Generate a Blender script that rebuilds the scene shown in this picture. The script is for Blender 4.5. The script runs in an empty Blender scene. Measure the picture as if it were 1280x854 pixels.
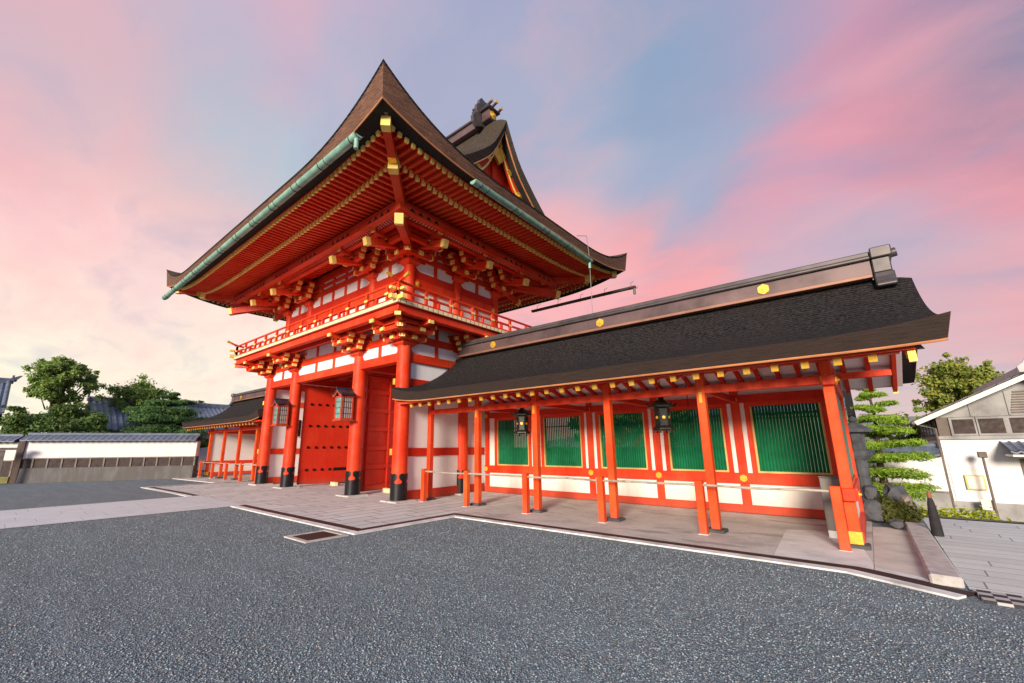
import bpy, bmesh, math, random
from mathutils import Vector, Matrix
import numpy as np
random.seed(7); RNG = np.random.default_rng(11)
PI = math.pi
S = bpy.context.scene
COL = S.collection

# ------------------------------------------------------------------ camera
cam_d = bpy.data.cameras.new('camera'); cam = bpy.data.objects.new('camera', cam_d); COL.objects.link(cam)
PITCH, ROLL, YAW = 0.2268, -0.0066, 0.7062
fw = Vector((-math.sin(YAW)*math.cos(PITCH), math.cos(YAW)*math.cos(PITCH), math.sin(PITCH)))
rt = Vector((math.cos(YAW), math.sin(YAW), 0)); up = rt.cross(fw)
r2 = math.cos(ROLL)*rt + math.sin(ROLL)*up; u2 = -math.sin(ROLL)*rt + math.cos(ROLL)*up
CAM = Vector((11.341, -8.689, 1.65))
cam.matrix_world = Matrix(((r2.x, u2.x, -fw.x, CAM.x), (r2.y, u2.y, -fw.y, CAM.y), (r2.z, u2.z, -fw.z, CAM.z), (0, 0, 0, 1)))
cam_d.sensor_width = 36; cam_d.lens = 36*533.92/1280
cam_d.shift_x = 23.03/1280; cam_d.shift_y = 8.0/1280
cam_d.clip_end = 3000
S.camera = cam

# ------------------------------------------------------------------ sky, sun, exposure
SUN_AZ = (0.30, -0.954); SUN_EL = math.radians(14)
W = bpy.data.worlds.new('World'); S.world = W; W.use_nodes = True

class NT:
    """small node tree writer"""
    def __init__(s, nt): s.nt = nt
    def n(s, typ, **kw):
        nd = s.nt.nodes.new(typ)
        for k, v in kw.items():
            if k.startswith('i_'):
                nd.inputs[k[2:].replace('_', ' ')].default_value = v
            else: setattr(nd, k, v)
        return nd
    def l(s, a, b): s.nt.links.new(a, b)
    def val(s, x):
        return x
    def math(s, op, a, b=None, c=None, clamp=False):
        nd = s.nt.nodes.new('ShaderNodeMath'); nd.operation = op; nd.use_clamp = clamp
        for i, x in enumerate((a, b, c)):
            if x is None: continue
            if isinstance(x, (int, float)): nd.inputs[i].default_value = x
            else: s.l(x, nd.inputs[i])
        return nd.outputs[0]
    def mix(s, fac, a, b, mode='MIX'):
        nd = s.nt.nodes.new('ShaderNodeMix'); nd.data_type = 'RGBA'; nd.blend_type = mode
        for i, x in ((0, fac), (6, a), (7, b)):
            if isinstance(x, (int, float)): nd.inputs[i].default_value = x
            elif isinstance(x, (tuple, list)): nd.inputs[i].default_value = (*x[:3], 1)
            else: s.l(x, nd.inputs[i])
        return nd.outputs[2]
    def ramp(s, fac, stops, interp='LINEAR'):
        nd = s.nt.nodes.new('ShaderNodeValToRGB'); cr = nd.color_ramp; cr.interpolation = interp
        while len(cr.elements) > 1: cr.elements.remove(cr.elements[0])
        cr.elements[0].position = stops[0][0]; c = stops[0][1]
        cr.elements[0].color = (*c, 1) if isinstance(c, (tuple, list)) else (c, c, c, 1)
        for p, c in stops[1:]:
            e = cr.elements.new(p); e.color = (*c, 1) if isinstance(c, (tuple, list)) else (c, c, c, 1)
        s.l(fac, nd.inputs[0]); return nd.outputs[0]
    def noise(s, vec, scale, detail=4, rough=.55, dist=0.0):
        nd = s.nt.nodes.new('ShaderNodeTexNoise'); nd.inputs['Scale'].default_value = scale
        nd.inputs['Detail'].default_value = detail; nd.inputs['Roughness'].default_value = rough
        nd.inputs['Distortion'].default_value = dist
        if vec is not None: s.l(vec, nd.inputs['Vector'])
        return nd.outputs['Fac']
    def mapping(s, vec, scale=(1, 1, 1), rot=(0, 0, 0), loc=(0, 0, 0)):
        nd = s.nt.nodes.new('ShaderNodeMapping'); nd.inputs['Scale'].default_value = scale
        nd.inputs['Rotation'].default_value = rot; nd.inputs['Location'].default_value = loc
        s.l(vec, nd.inputs['Vector']); return nd.outputs[0]
    def vmath(s, op, a, b):
        nd = s.nt.nodes.new('ShaderNodeVectorMath'); nd.operation = op
        for i, x in enumerate((a, b)):
            if isinstance(x, (tuple, list)): nd.inputs[i].default_value = x
            elif x is not None: s.l(x, nd.inputs[i])
        return nd

def lin(r, g, b):
    f = lambda c: (c/255/12.92) if c/255 <= .04045 else ((c/255+.055)/1.055)**2.4
    return (f(r), f(g), f(b))

def build_world():
    nt = W.node_tree; t = NT(nt); nt.nodes.clear()
    out = t.n('ShaderNodeOutputWorld'); bg = t.n('ShaderNodeBackground'); bg2 = t.n('ShaderNodeBackground')
    sky = t.n('ShaderNodeTexSky', sky_type='NISHITA', sun_disc=False)
    sky.sun_elevation = SUN_EL; sky.sun_rotation = math.atan2(SUN_AZ[0], SUN_AZ[1])
    sky.air_density = 1.2; sky.dust_density = 2.0; sky.ozone_density = 2.0
    t.l(sky.outputs[0], bg.inputs[0]); bg.inputs[1].default_value = 0.05
    tc = t.n('ShaderNodeTexCoord'); d = tc.outputs['Generated']
    sep = t.n('ShaderNodeSeparateXYZ'); t.l(d, sep.inputs[0])
    z = sep.outputs[2]
    def toward(v, a, b):
        v = Vector(v).normalized()
        dt = t.vmath('DOT_PRODUCT', d, tuple(v)).outputs['Value']
        nd = t.n('ShaderNodeMapRange', interpolation_type='SMOOTHSTEP'); nd.inputs[1].default_value = a; nd.inputs[2].default_value = b
        t.l(dt, nd.inputs[0]); return nd.outputs[0]
    # twilight colours given by compass direction and height, blended smoothly across the dome;
    # the direction is first stirred by cloud noise so that the banks have ragged, streaky edges
    k = t.math('ADD', t.math('MAXIMUM', z, 0.0), 0.22)
    cmb = t.n('ShaderNodeCombineXYZ'); t.l(t.math('DIVIDE', sep.outputs[0], k), cmb.inputs[0]); t.l(t.math('DIVIDE', sep.outputs[1], k), cmb.inputs[1])
    def fbm(scale, rot, loc, sc, det, dist):
        nd = t.n('ShaderNodeTexNoise'); nd.inputs['Scale'].default_value = sc; nd.inputs['Detail'].default_value = det
        nd.inputs['Roughness'].default_value = .55; nd.inputs['Distortion'].default_value = dist
        t.l(t.mapping(cmb.outputs[0], scale=scale, rot=(0, 0, rot), loc=loc), nd.inputs['Vector']); return nd
    w1 = fbm((.9, 1.35, 1), .75, (3.1, 5.4, 0), 2.0, 8, .3); w2 = fbm((.9, 1.5, 1), .8, (7.3, 1.2, 0), 2.6, 9, .35)
    wv = t.vmath('SUBTRACT', w1.outputs['Color'], (.5, .5, .5)).outputs[0]
    sc_ = t.n('ShaderNodeVectorMath', operation='SCALE'); sc_.inputs['Scale'].default_value = .30; t.l(wv, sc_.inputs[0])
    dd = t.vmath('NORMALIZE', t.vmath('ADD', d, sc_.outputs[0]).outputs[0], None).outputs[0]
    accc = None; accw = None
    for v, col in SKY_SAMPLES:
        dt = t.vmath('DOT_PRODUCT', dd, tuple(Vector(v).normalized())).outputs['Value']
        w = t.math('POWER', 2.71828, t.math('MULTIPLY_ADD', dt, 210.0, -210.0))
        ma = t.n('ShaderNodeVectorMath', operation='MULTIPLY_ADD'); ma.inputs[0].default_value = lin(*col)
        cw = t.n('ShaderNodeCombineXYZ'); 
        for i in range(3): t.l(w, cw.inputs[i])
        t.l(cw.outputs[0], ma.inputs[1])
        if accc is not None: t.l(accc, ma.inputs[2])
        accc = ma.outputs[0]; accw = w if accw is None else t.math('ADD', accw, w)
    cw = t.n('ShaderNodeCombineXYZ')
    for i in range(3): t.l(t.math('MAXIMUM', accw, 1e-20), cw.inputs[i])
    c = t.vmath('DIVIDE', accc, cw.outputs[0]).outputs[0]
    # thin streaks
    c = t.mix(t.math('MULTIPLY', t.ramp(w2.outputs['Fac'], [(.50, 0.0), (.72, 1.0)]), .30), c, lin(250, 178, 180))
    c = t.mix(t.math('MULTIPLY', t.ramp(w2.outputs['Fac'], [(.30, 1.0), (.48, 0.0)]), .30), c, lin(140, 160, 194))
    t.l(c, bg2.inputs[0]); bg2.inputs[1].default_value = SKY_GAIN
    add = t.n('ShaderNodeMixShader'); add.inputs[0].default_value = .9; t.l(bg.outputs[0], add.inputs[1]); t.l(bg2.outputs[0], add.inputs[2])
    t.l(add.outputs[0], out.inputs[0])
SKY_SAMPLES = [((-0.811, -0.06, 0.582), (207, 181, 194)), ((-0.805, 0.042, 0.592), (241, 177, 181)), ((-0.733, 0.12, 0.669), (187, 185, 205)), ((-0.657, 0.211, 0.724), (214, 176, 195)), ((-0.537, 0.371, 0.758), (188, 176, 200)), ((-0.374, 0.521, 0.767), (168, 170, 200)), ((-0.253, 0.63, 0.734), (143, 165, 194)), ((-0.138, 0.706, 0.695), (141, 164, 194)), ((-0.033, 0.736, 0.677), (176, 160, 190)), ((0.062, 0.785, 0.616), (215, 155, 175)), ((0.145, 0.819, 0.555), (203, 147, 170)), ((0.198, 0.828, 0.525), (124, 140, 169)), ((0.236, 0.805, 0.544), (82, 126, 164)), ((0.23, 0.858, 0.459), (130, 140, 165)), ((0.134, 0.873, 0.469), (241, 152, 161)), ((0.196, 0.911, 0.363), (247, 148, 156)), ((-0.025, 0.893, 0.449), (236, 157, 170)), ((-0.11, 0.774, 0.624), (155, 170, 196)), ((-0.206, 0.824, 0.528), (160, 174, 200)), ((-0.336, 0.771, 0.541), (182, 180, 200)), ((-0.416, 0.801, 0.431), (249, 179, 179)), ((-0.248, 0.9, 0.358), (248, 166, 166)), ((-0.039, 0.928, 0.371), (189, 178, 195)), ((0.07, 0.934, 0.351), (185, 174, 195)), ((0.15, 0.953, 0.262), (202, 171, 185)), ((0.183, 0.966, 0.18), (246, 162, 167)), ((0.13, 0.983, 0.128), (207, 191, 195)), ((0.057, 0.996, 0.072), (218, 196, 195)), ((-0.858, 0.013, 0.514), (200, 194, 205)), ((-0.897, -0.024, 0.441), (238, 181, 186)), ((-0.796, 0.149, 0.586), (175, 189, 206)), ((-0.901, 0.081, 0.426), (243, 193, 189)), ((-0.939, 0.011, 0.344), (255, 201, 204)), ((-0.818, 0.227, 0.529), (186, 198, 210)), ((-0.885, 0.194, 0.424), (235, 194, 193)), ((-0.958, 0.022, 0.285), (255, 218, 207)), ((-0.931, 0.156, 0.329), (247, 215, 216)), ((-0.978, 0.036, 0.205), (255, 231, 217)), ((-0.951, 0.212, 0.223), (255, 233, 217)), ((-0.989, 0.088, 0.121), (255, 245, 222)), ((-0.995, 0.019, 0.1), (255, 251, 227)), ((-0.654, 0.316, 0.688), (178, 184, 206)), ((-0.522, 0.479, 0.706), (172, 175, 200)), ((-0.373, 0.651, 0.661), (170, 176, 200)), ((0.048, 0.977, 0.209), (206, 186, 193)), ((-0.949, 0.291, 0.124), (255, 243, 223)), ((0, 0.1, 1), (106, 135, 175)), ((0.8, -0.3, 0.5), (152, 160, 194)), ((-0.6, -0.6, 0.5), (192, 185, 205)), ((0.3, -0.9, 0.3), (201, 190, 205))]
SKY_OFF = (3.1, 5.4); SKY_GAIN = 0.555
build_world()
sl = bpy.data.lights.new('sun', 'SUN'); so = bpy.data.objects.new('sun', sl); COL.objects.link(so)
sl.energy = 2.6; sl.angle = math.radians(14); sl.color = (1, .86, .70)
sd = Vector((SUN_AZ[0]*math.cos(SUN_EL), SUN_AZ[1]*math.cos(SUN_EL), math.sin(SUN_EL)))
so.rotation_euler = sd.to_track_quat('Z', 'Y').to_euler()
so.location = (20, -30, 30)
S.view_settings.view_transform = 'Standard'; S.view_settings.look = 'None'
S.view_settings.exposure = 1.0; S.view_settings.gamma = 1; S.view_settings.use_curve_mapping = False
S.render.resolution_x = 1024; S.render.resolution_y = 683
S.render.engine = 'CYCLES'
S.cycles.max_bounces = 8; S.cycles.diffuse_bounces = 5

# ------------------------------------------------------------------ materials
MATS = {}
def mat(name, color, rough=.6, metal=0.0, var=.12, vscale=2.0, bump=0.0, bscale=30.0, spec=None, fn=None, streak=False, vcol=None):
    """principled material whose colour wanders a little with a noise in object space"""
    m = bpy.data.materials.new(name); m.use_nodes = True; nt = m.node_tree; t = NT(nt)
    b = nt.nodes['Principled BSDF']; b.inputs['Roughness'].default_value = rough; b.inputs['Metallic'].default_value = metal
    if spec is not None: b.inputs['Specular IOR Level'].default_value = spec
    tc = t.n('ShaderNodeTexCoord'); vec = tc.outputs['Object']
    if fn: fn(t, b, vec)
    else:
        v = t.mapping(vec, scale=(1, 1, .25)) if streak else vec
        n = t.noise(v, vscale, 6, .6)
        lo = tuple(c*(1-var*2) for c in color); hi = tuple(min(1, c*(1+var*1.6)) for c in color)
        if vcol: lo = vcol
        c = t.ramp(n, [(.28, lo), (.5, color), (.75, hi)])
        t.l(c, b.inputs['Base Color'])
        rn = t.noise(vec, vscale*4, 3)
        t.l(t.math('ADD', t.math('MULTIPLY', rn, .25), rough-.12), b.inputs['Roughness'])
        if bump:
            bp = t.n('ShaderNodeBump'); bp.inputs['Strength'].default_value = bump; bp.inputs['Distance'].default_value = .02
            t.l(t.noise(vec, bscale, 5, .6), bp.inputs['Height']); t.l(bp.outputs[0], b.inputs['Normal'])
    MATS[name] = m; return m

def f_paint(base, faded, dark, rough=.5):
    """old lacquer paint on timber: faded patches, fine vertical grain, grime and worn spots"""
    def fn(t, b, vec):
        g1 = t.noise(t.mapping(vec, scale=(16, 16, .9)), 1.0, 6, .65); g2 = t.noise(vec, .85, 6, .62, .3); g3 = t.noise(vec, 6.5, 7, .7)
        gr = t.noise(t.mapping(vec, scale=(.9, 16, 16)), 1.0, 5, .6)
        c = t.mix(t.ramp(g2, [(.40, 0.0), (.68, .85)]), base, faded)
        c = t.mix(t.ramp(g1, [(.30, .45), (.50, 0.0)]), c, dark)
        c = t.mix(t.ramp(gr, [(.28, .30), (.46, 0.0)]), c, dark)
        c = t.mix(t.ramp(g3, [(.66, 0.0), (.78, .5)]), c, faded)
        c = t.mix(t.ramp(g3, [(.20, .6), (.34, 0.0)]), c, tuple(x*.55 for x in dark))
        sp = t.n('ShaderNodeSeparateXYZ'); t.l(vec, sp.inputs[0])
        low = t.math('MULTIPLY', t.ramp(t.math('ADD', sp.outputs[2], t.math('MULTIPLY', g2, .5)), [(.15, .75), (.62, 0.0)]), t.ramp(g3, [(.35, .4), (.6, 1.0)]))
        c = t.mix(low, c, (.26, .11, .07))
        t.l(c, b.inputs['Base Color']); b.inputs['Specular IOR Level'].default_value = .28
        t.l(t.math('ADD', t.math('MULTIPLY', g3, .35), rough-.15), b.inputs['Roughness'])
        bp = t.n('ShaderNodeBump'); bp.inputs['Strength'].default_value = .22; bp.inputs['Distance'].default_value = .012
        t.l(t.math('ADD', g1, t.math('MULTIPLY', g3, .5)), bp.inputs['Height']); t.l(bp.outputs[0], b.inputs['Normal'])
    return fn
mat('vermilion', None, fn=f_paint((.70, .033, .004), (.78, .095, .03), (.38, .014, .004)))
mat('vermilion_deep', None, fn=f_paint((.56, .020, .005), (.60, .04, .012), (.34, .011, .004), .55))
mat('vermilion_worn', None, fn=f_paint((.76, .060, .005), (.82, .13, .03), (.46, .032, .008), .55))
def f_plaster(base, stain):
    def fn(t, b, vec):
        n1 = t.noise(vec, 1.1, 7, .62, .3); n2 = t.noise(t.mapping(vec, scale=(5, 5, .5)), 1.0, 6, .6); n3 = t.noise(vec, 30, 4, .6)
        c = t.mix(t.ramp(n1, [(.50, 0.0), (.78, .55)]), base, stain)
        c = t.mix(t.ramp(n2, [(.56, 0.0), (.80, .45)]), c, tuple(x*.82 for x in stain))
        sp = t.n('ShaderNodeSeparateXYZ'); t.l(vec, sp.inputs[0])
        low = t.math('MULTIPLY', t.ramp(t.math('ADD', sp.outputs[2], t.math('MULTIPLY', n1, .7)), [(.30, .6), (.95, 0.0)]), t.ramp(n2, [(.35, .4), (.6, 1.0)]))
        c = t.mix(low, c, tuple(x*.78 for x in stain))
        t.l(c, b.inputs['Base Color']); b.inputs['Roughness'].default_value = .9
        bp = t.n('ShaderNodeBump'); bp.inputs['Strength'].default_value = .12; bp.inputs['Distance'].default_value = .006
        t.l(t.math('ADD', n3, n1), bp.inputs['Height']); t.l(bp.outputs[0], b.inputs['Normal'])
    return fn
mat('plaster', None, fn=f_plaster((.83, .815, .81), (.66, .64, .62)))
mat('plaster_warm', None, fn=f_plaster((.84, .81, .74), (.70, .66, .58)))
mat('gold', (.88, .50, .06), .40, 0.45, var=.12, vscale=5, bump=.15, bscale=20)
mat('yellow_paint', (.97, .71, .18), .5, var=.08, vscale=3)
mat('cream_board', (.90, .74, .44), .6, var=.08, vscale=4)
mat('black_iron', (.012, .012, .014), .38, .3, var=.3, vscale=6)
mat('green_paint', (.005, .15, .058), .6, spec=.12, var=.14, vscale=3)
mat('green_panel', (.02, .22, .13), .45, var=.08, vscale=2)
mat('granite', (.52, .49, .46), .8, var=.16, vscale=7, bump=.25, bscale=60)
mat('dark_stone', (.075, .08, .09), .85, var=.3, vscale=5, bump=.5, bscale=16)
mat('wood', (.082, .055, .045), .75, var=.25, vscale=4, streak=True, bump=.3, bscale=30)
mat('wood_grey', (.24, .205, .18), .8, var=.2, vscale=4, bump=.3)
mat('bamboo', (.40, .36, .29), .5, var=.25, vscale=5)
mat('copper', (.25, .44, .34), .55, .1, var=.3, vscale=3, vcol=(.12, .32, .24))
mat('near_black', (.016, .013, .012), .9, var=.2)  # near-black; on roof undersides the eave shade is put into this colour
mat('steel', (.20, .185, .165), .42, .6, var=.12, vscale=3, streak=True)
mat('ridge_metal', (.10, .085, .085), .42, .35, var=.25, vscale=2.0, vcol=(.065, .06, .065))
mat('ridge_wood', (.135, .088, .088), .42, .3, var=.3, vscale=.8)
mat('bronze', (.018, .022, .018), .42, .55, var=.35, vscale=14)
mat('trunk_bark', (.085, .06, .042), .9, var=.3, vscale=8, bump=.6, bscale=24)
mat('shoji', (.66, .62, .54), .6, var=.05, vscale=8)
mat('shoji_green', (.26, .56, .50), .4, var=.1, vscale=6)
mat('lantern_roof', (.045, .05, .075), .45, .3, var=.3, vscale=5)
mat('lantern_red', (.50, .06, .025), .5, var=.15, vscale=5)
mat('house_white', None, fn=f_plaster((.82, .82, .83), (.62, .64, .60)))
mat('green_wall', (.16, .22, .15), .9, var=.25, vscale=1.2)
mat('house_grey', (.34, .335, .33), .8, var=.2, vscale=1.5, bump=.2)
mat('house_timber', (.16, .125, .105), .7, var=.2, vscale=3)
mat('window_glass', (.05, .035, .03), .12, var=.3, vscale=2)
mat('sign_paper', (.78, .74, .66), .6, var=.04)
mat('gold_frame', (.62, .46, .16), .5, .2)
mat('skirting_wood', (.055, .036, .032), .75, var=.3, vscale=5, bump=.3)
mat('footing_stone', (.13, .126, .124), .9, var=.3, vscale=3, streak=True, bump=.5, vcol=(.13, .12, .09))
mat('moss_stone', (.20, .19, .06), .9, var=.35, vscale=4, bump=.5)
mat('black_cloth', (.018, .017, .02), .8, var=.3, vscale=9, bump=.4, bscale=40)
mat('cord_red', (.34, .10, .07), .7)

def f_bark(top, dark, warm):
    def fn(t, b, vec):
        n = t.noise(t.mapping(vec, scale=(16, 16, 22)), 1.0, 6, .72); n2 = t.noise(vec, .8, 6, .65, .4); n4 = t.noise(vec, 55, 3, .6)
        # shingle courses: level lines up the slope, a little wavy
        wv = t.n('ShaderNodeTexWave'); wv.wave_type = 'BANDS'; wv.bands_direction = 'Z'; wv.inputs['Scale'].default_value = 5.5; wv.inputs['Distortion'].default_value = 2.2; wv.inputs['Detail'].default_value = 3; wv.inputs['Detail Scale'].default_value = 2.5
        t.l(vec, wv.inputs['Vector'])
        c = t.mix(t.ramp(n, [(.36, 0.0), (.64, 1.0)]), dark, top)
        c = t.mix(t.ramp(wv.outputs['Fac'], [(.0, .55), (.35, 0.0)]), c, tuple(x*.35 for x in dark))
        c = t.mix(t.ramp(n2, [(.46, 0.0), (.72, .6)]), c, warm)
        c = t.mix(t.ramp(n4, [(.60, 0.0), (.72, .55)]), c, tuple(min(1, x*2.1) for x in top))
        t.l(c, b.inputs['Base Color']); b.inputs['Roughness'].default_value = .95; b.inputs['Specular IOR Level'].default_value = .12
        bp = t.n('ShaderNodeBump'); bp.inputs['Strength'].default_value = 1.0; bp.inputs['Distance'].default_value = .035
        t.l(t.math('ADD', t.math('MULTIPLY', wv.outputs['Fac'], .5), t.math('ADD', n, t.math('MULTIPLY', n4, .4))), bp.inputs['Height']); t.l(bp.outputs[0], b.inputs['Normal'])
    return fn
mat('bark_roof', None, fn=f_bark((.060, .055, .055), (.004, .004, .005), (.034, .028, .026)))
mat('bark_gate', None, fn=f_bark((.12, .092, .07), (.04, .032, .027), (.085, .085, .06)))
def f_edge(t, b, vec, lo=(.07, .032, .02), hi=(.30, .14, .08)):
    v = t.mapping(vec, scale=(3, 3, 60)); n = t.noise(v, 1.0, 6, .65); n2 = t.noise(t.mapping(vec, scale=(26, 26, 40)), 1, 4, .6)
    c = t.mix(t.ramp(n, [(.35, 0.0), (.68, 1.0)]), lo, hi)
    c = t.mix(t.ramp(n2, [(.4, .5), (.6, 0.0)]), c, (.03, .016, .01))
    t.l(c, b.inputs['Base Color']); b.inputs['Roughness'].default_value = .85
    bp = t.n('ShaderNodeBump'); bp.inputs['Strength'].default_value = .5; bp.inputs['Distance'].default_value = .02
    t.l(n2, bp.inputs['Height']); t.l(bp.outputs[0], b.inputs['Normal'])
mat('bark_edge', None, fn=f_edge)
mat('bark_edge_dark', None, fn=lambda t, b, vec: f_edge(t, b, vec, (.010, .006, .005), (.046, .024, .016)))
mat('ridge_copper', (.30, .15, .10), .5, .3, var=.15)
mat('copper_strip', (.62, .27, .11), .5, .3, var=.15)

def f_gravel(t, b, vec):
    vo = t.n('ShaderNodeTexVoronoi'); vo.inputs['Scale'].default_value = 72; t.l(vec, vo.inputs['Vector'])
    wn = t.n('ShaderNodeTexWhiteNoise', noise_dimensions='3D'); t.l(vo.outputs['Position'], wn.inputs['Vector'])
    c = t.ramp(wn.outputs['Value'], [(0, (.12, .165, .19)), (.30, (.23, .32, .365)), (.62, (.39, .50, .55)), (.82, (.54, .635, .67)), (.89, (.40, .33, .27)), (.94, (.82, .84, .85)), (1, (.28, .37, .44))])
    vo2 = t.n('ShaderNodeTexVoronoi'); vo2.inputs['Scale'].default_value = 110; t.l(vec, vo2.inputs['Vector'])
    c = t.mix(t.ramp(vo.outputs['Distance'], [(.26, 0.0), (.55, .72)]), c, (.03, .042, .054))
    big = t.noise(vec, .55, 5, .6); tracks = t.noise(t.mapping(vec, scale=(.35, 2.6, 1), rot=(0, 0, .35)), 1.0, 4, .6)
    c = t.mix(t.ramp(big, [(.3, .30), (.7, 0.0)]), c, (.17, .24, .285))
    c = t.mix(t.ramp(tracks, [(.45, 0.0), (.75, .28)]), c, (.36, .45, .52))
    t.l(c, b.inputs['Base Color']); b.inputs['Roughness'].default_value = .85
    h = t.math('SUBTRACT', 1.0, t.math('MULTIPLY', vo.outputs['Distance'], 1.4))
    h = t.math('ADD', h, t.math('MULTIPLY', wn.outputs['Value'], .5))
    bp = t.n('ShaderNodeBump'); bp.inputs['Strength'].default_value = .9; bp.inputs['Distance'].default_value = .014
    t.l(h, bp.inputs['Height']); t.l(bp.outputs[0], b.inputs['Normal'])
mat('gravel', None, fn=f_gravel)
def f_stone(t, b, vec):
    g = t.n('ShaderNodeNewGeometry')
    t.l(t.ramp(g.outputs['Random Per Island'], [(0, (.10, .14, .165)), (.30, (.18, .245, .285)), (.65, (.275, .36, .41)), (.84, (.39, .465, .505)), (.90, (.30, .25, .21)), (.95, (.56, .58, .60)), (1, (.20, .28, .34))]), b.inputs['Base Color'])
    b.inputs['Roughness'].default_value = .8
mat('gravel_stone', None, fn=f_stone)

def f_brick(c1, c2, mortar, sx, sy, rot, ms=.012, bump=.35):
    def fn(t, b, vec):
        br = t.n('ShaderNodeTexBrick'); br.offset = 0.0
        # every course is shifted by its own random amount, as laid slabs are
        sp = t.n('ShaderNodeSeparateXYZ'); t.l(t.mapping(vec, rot=(0, 0, rot)), sp.inputs[0])
        wn = t.n('ShaderNodeTexWhiteNoise', noise_dimensions='1D'); t.l(t.math('FLOOR', t.math('DIVIDE', sp.outputs[1], sy)), wn.inputs['W'])
        cb = t.n('ShaderNodeCombineXYZ'); t.l(t.math('MULTIPLY_ADD', wn.outputs['Value'], sx*3, sp.outputs[0]), cb.inputs[0]); t.l(sp.outputs[1], cb.inputs[1])
        t.l(cb.outputs[0], br.inputs['Vector'])
        br.inputs['Color1'].default_value = (*c1, 1); br.inputs['Color2'].default_value = (*c2, 1); br.inputs['Mortar'].default_value = (*mortar, 1)
        br.inputs['Scale'].default_value = 1; br.inputs['Brick Width'].default_value = sx; br.inputs['Row Height'].default_value = sy
        br.inputs['Mortar Size'].default_value = ms; br.inputs['Bias'].default_value = 0
        n = t.noise(vec, 2.2, 6, .65); n2 = t.noise(vec, 24, 5, .7)
        c = t.mix(t.ramp(n, [(.3, .38), (.62, 0.0)]), br.outputs['Color'], tuple(x*.66 for x in c1))
        c = t.mix(t.ramp(n2, [(.3, .25), (.6, 0.0)]), c, tuple(x*.66 for x in c2))
        t.l(c, b.inputs['Base Color']); b.inputs['Roughness'].default_value = .78
        bp = t.n('ShaderNodeBump'); bp.inputs['Strength'].default_value = bump; bp.inputs['Distance'].default_value = .015
        h = t.math('ADD', t.math('MULTIPLY', br.outputs['Fac'], -1.0), t.math('MULTIPLY', n2, .4))
        t.l(h, bp.inputs['Height']); t.l(bp.outputs[0], b.inputs['Normal'])
    return fn
mat('apron_paving', None, fn=f_brick((.74, .79, .78), (.60, .635, .625), (.14, .095, .085), 1.15, .46, PI/2, .016))
mat('path_paving', None, fn=f_brick((.70, .765, .79), (.65, .71, .735), (.30, .28, .27), 1.25, .62, PI/2, .006))
mat('slab_paving', None, fn=f_brick((.76, .80, .775), (.65, .68, .665), (.20, .18, .17), 1.62, .36, 0.04, .009))
def f_concrete(t, b, vec):
    n = t.noise(vec, 1.1, 7, .66, .4); n2 = t.noise(vec, 34, 4, .7); n3 = t.noise(t.mapping(vec, scale=(.5, 1.6, 1)), 1.4, 5, .6, .8)
    c = t.ramp(n, [(.3, (.40, .41, .385)), (.5, (.60, .61, .575)), (.72, (.72, .725, .685))])
    c = t.mix(t.ramp(n2, [(.35, .28), (.6, 0.0)]), c, (.22, .21, .19))
    c = t.mix(t.ramp(n3, [(.58, 0.0), (.66, .7)]), c, (.27, .265, .245))
    t.l(c, b.inputs['Base Color']); b.inputs['Roughness'].default_value = .75
    bp = t.n('ShaderNodeBump'); bp.inputs['Strength'].default_value = .25; bp.inputs['Distance'].default_value = .01
    t.l(n2, bp.inputs['Height']); t.l(bp.outputs[0], b.inputs['Normal'])
mat('concrete', None, fn=f_concrete)
mat('concrete_pale', (.74, .76, .74), .8, var=.14, vscale=1.6, bump=.2, bscale=50)
mat('slab_beige', (.60, .57, .51), .82, var=.12, vscale=1.8, bump=.25, bscale=60)
mat('white_stone', (.74, .75, .73), .8, var=.20, vscale=2.5, bump=.35, bscale=40)
def f_grate(t, b, vec):
    w = t.n('ShaderNodeTexWave'); w.wave_type = 'BANDS'; w.bands_direction = 'DIAGONAL'; w.inputs['Scale'].default_value = 7
    t.l(vec, w.inputs['Vector'])
    c = t.mix(t.ramp(w.outputs['Fac'], [(.3, 0.0), (.6, 1.0)]), (.008, .006, .005), (.075, .038, .03))
    t.l(c, b.inputs['Base Color']); b.inputs['Roughness'].default_value = .7; b.inputs['Metallic'].default_value = .2
    bp = t.n('ShaderNodeBump'); bp.inputs['Strength'].default_value = .8; t.l(w.outputs['Fac'], bp.inputs['Height']); t.l(bp.outputs[0], b.inputs['Normal'])
mat('grate', None, fn=f_grate)
def f_checker(t, b, vec):
    ch = t.n('ShaderNodeTexChecker'); ch.inputs['Scale'].default_value = 9; t.l(t.mapping(vec, scale=(1, 1, .01), rot=(0, 0, .035), loc=(0, 0, .05)), ch.inputs['Vector'])
    ch.inputs['Color1'].default_value = (.50, .49, .47, 1); ch.inputs['Color2'].default_value = (.02, .02, .022, 1)
    t.l(ch.outputs[0], b.inputs['Base Color']); b.inputs['Roughness'].default_value = .6
mat('grid_cover', None, fn=f_checker)
def f_tile(c1, c2, rows=5.2, cols=4.6):
    def fn(t, b, vec):
        n = t.noise(vec, 3.5, 5, .6)
        c = t.mix(t.ramp(n, [(.3, 0.0), (.7, 1.0)]), c1, c2)
        t.l(c, b.inputs['Base Color']); b.inputs['Roughness'].default_value = .45
    return fn
mat('roof_tile', None, fn=f_tile((.085, .115, .17), (.17, .205, .27)))
mat('roof_tile_pale', None, fn=f_tile((.13, .165, .23), (.24, .28, .345)))
mat('grey_tile', None, fn=f_tile((.28, .28, .295), (.44, .44, .455)))
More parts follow.
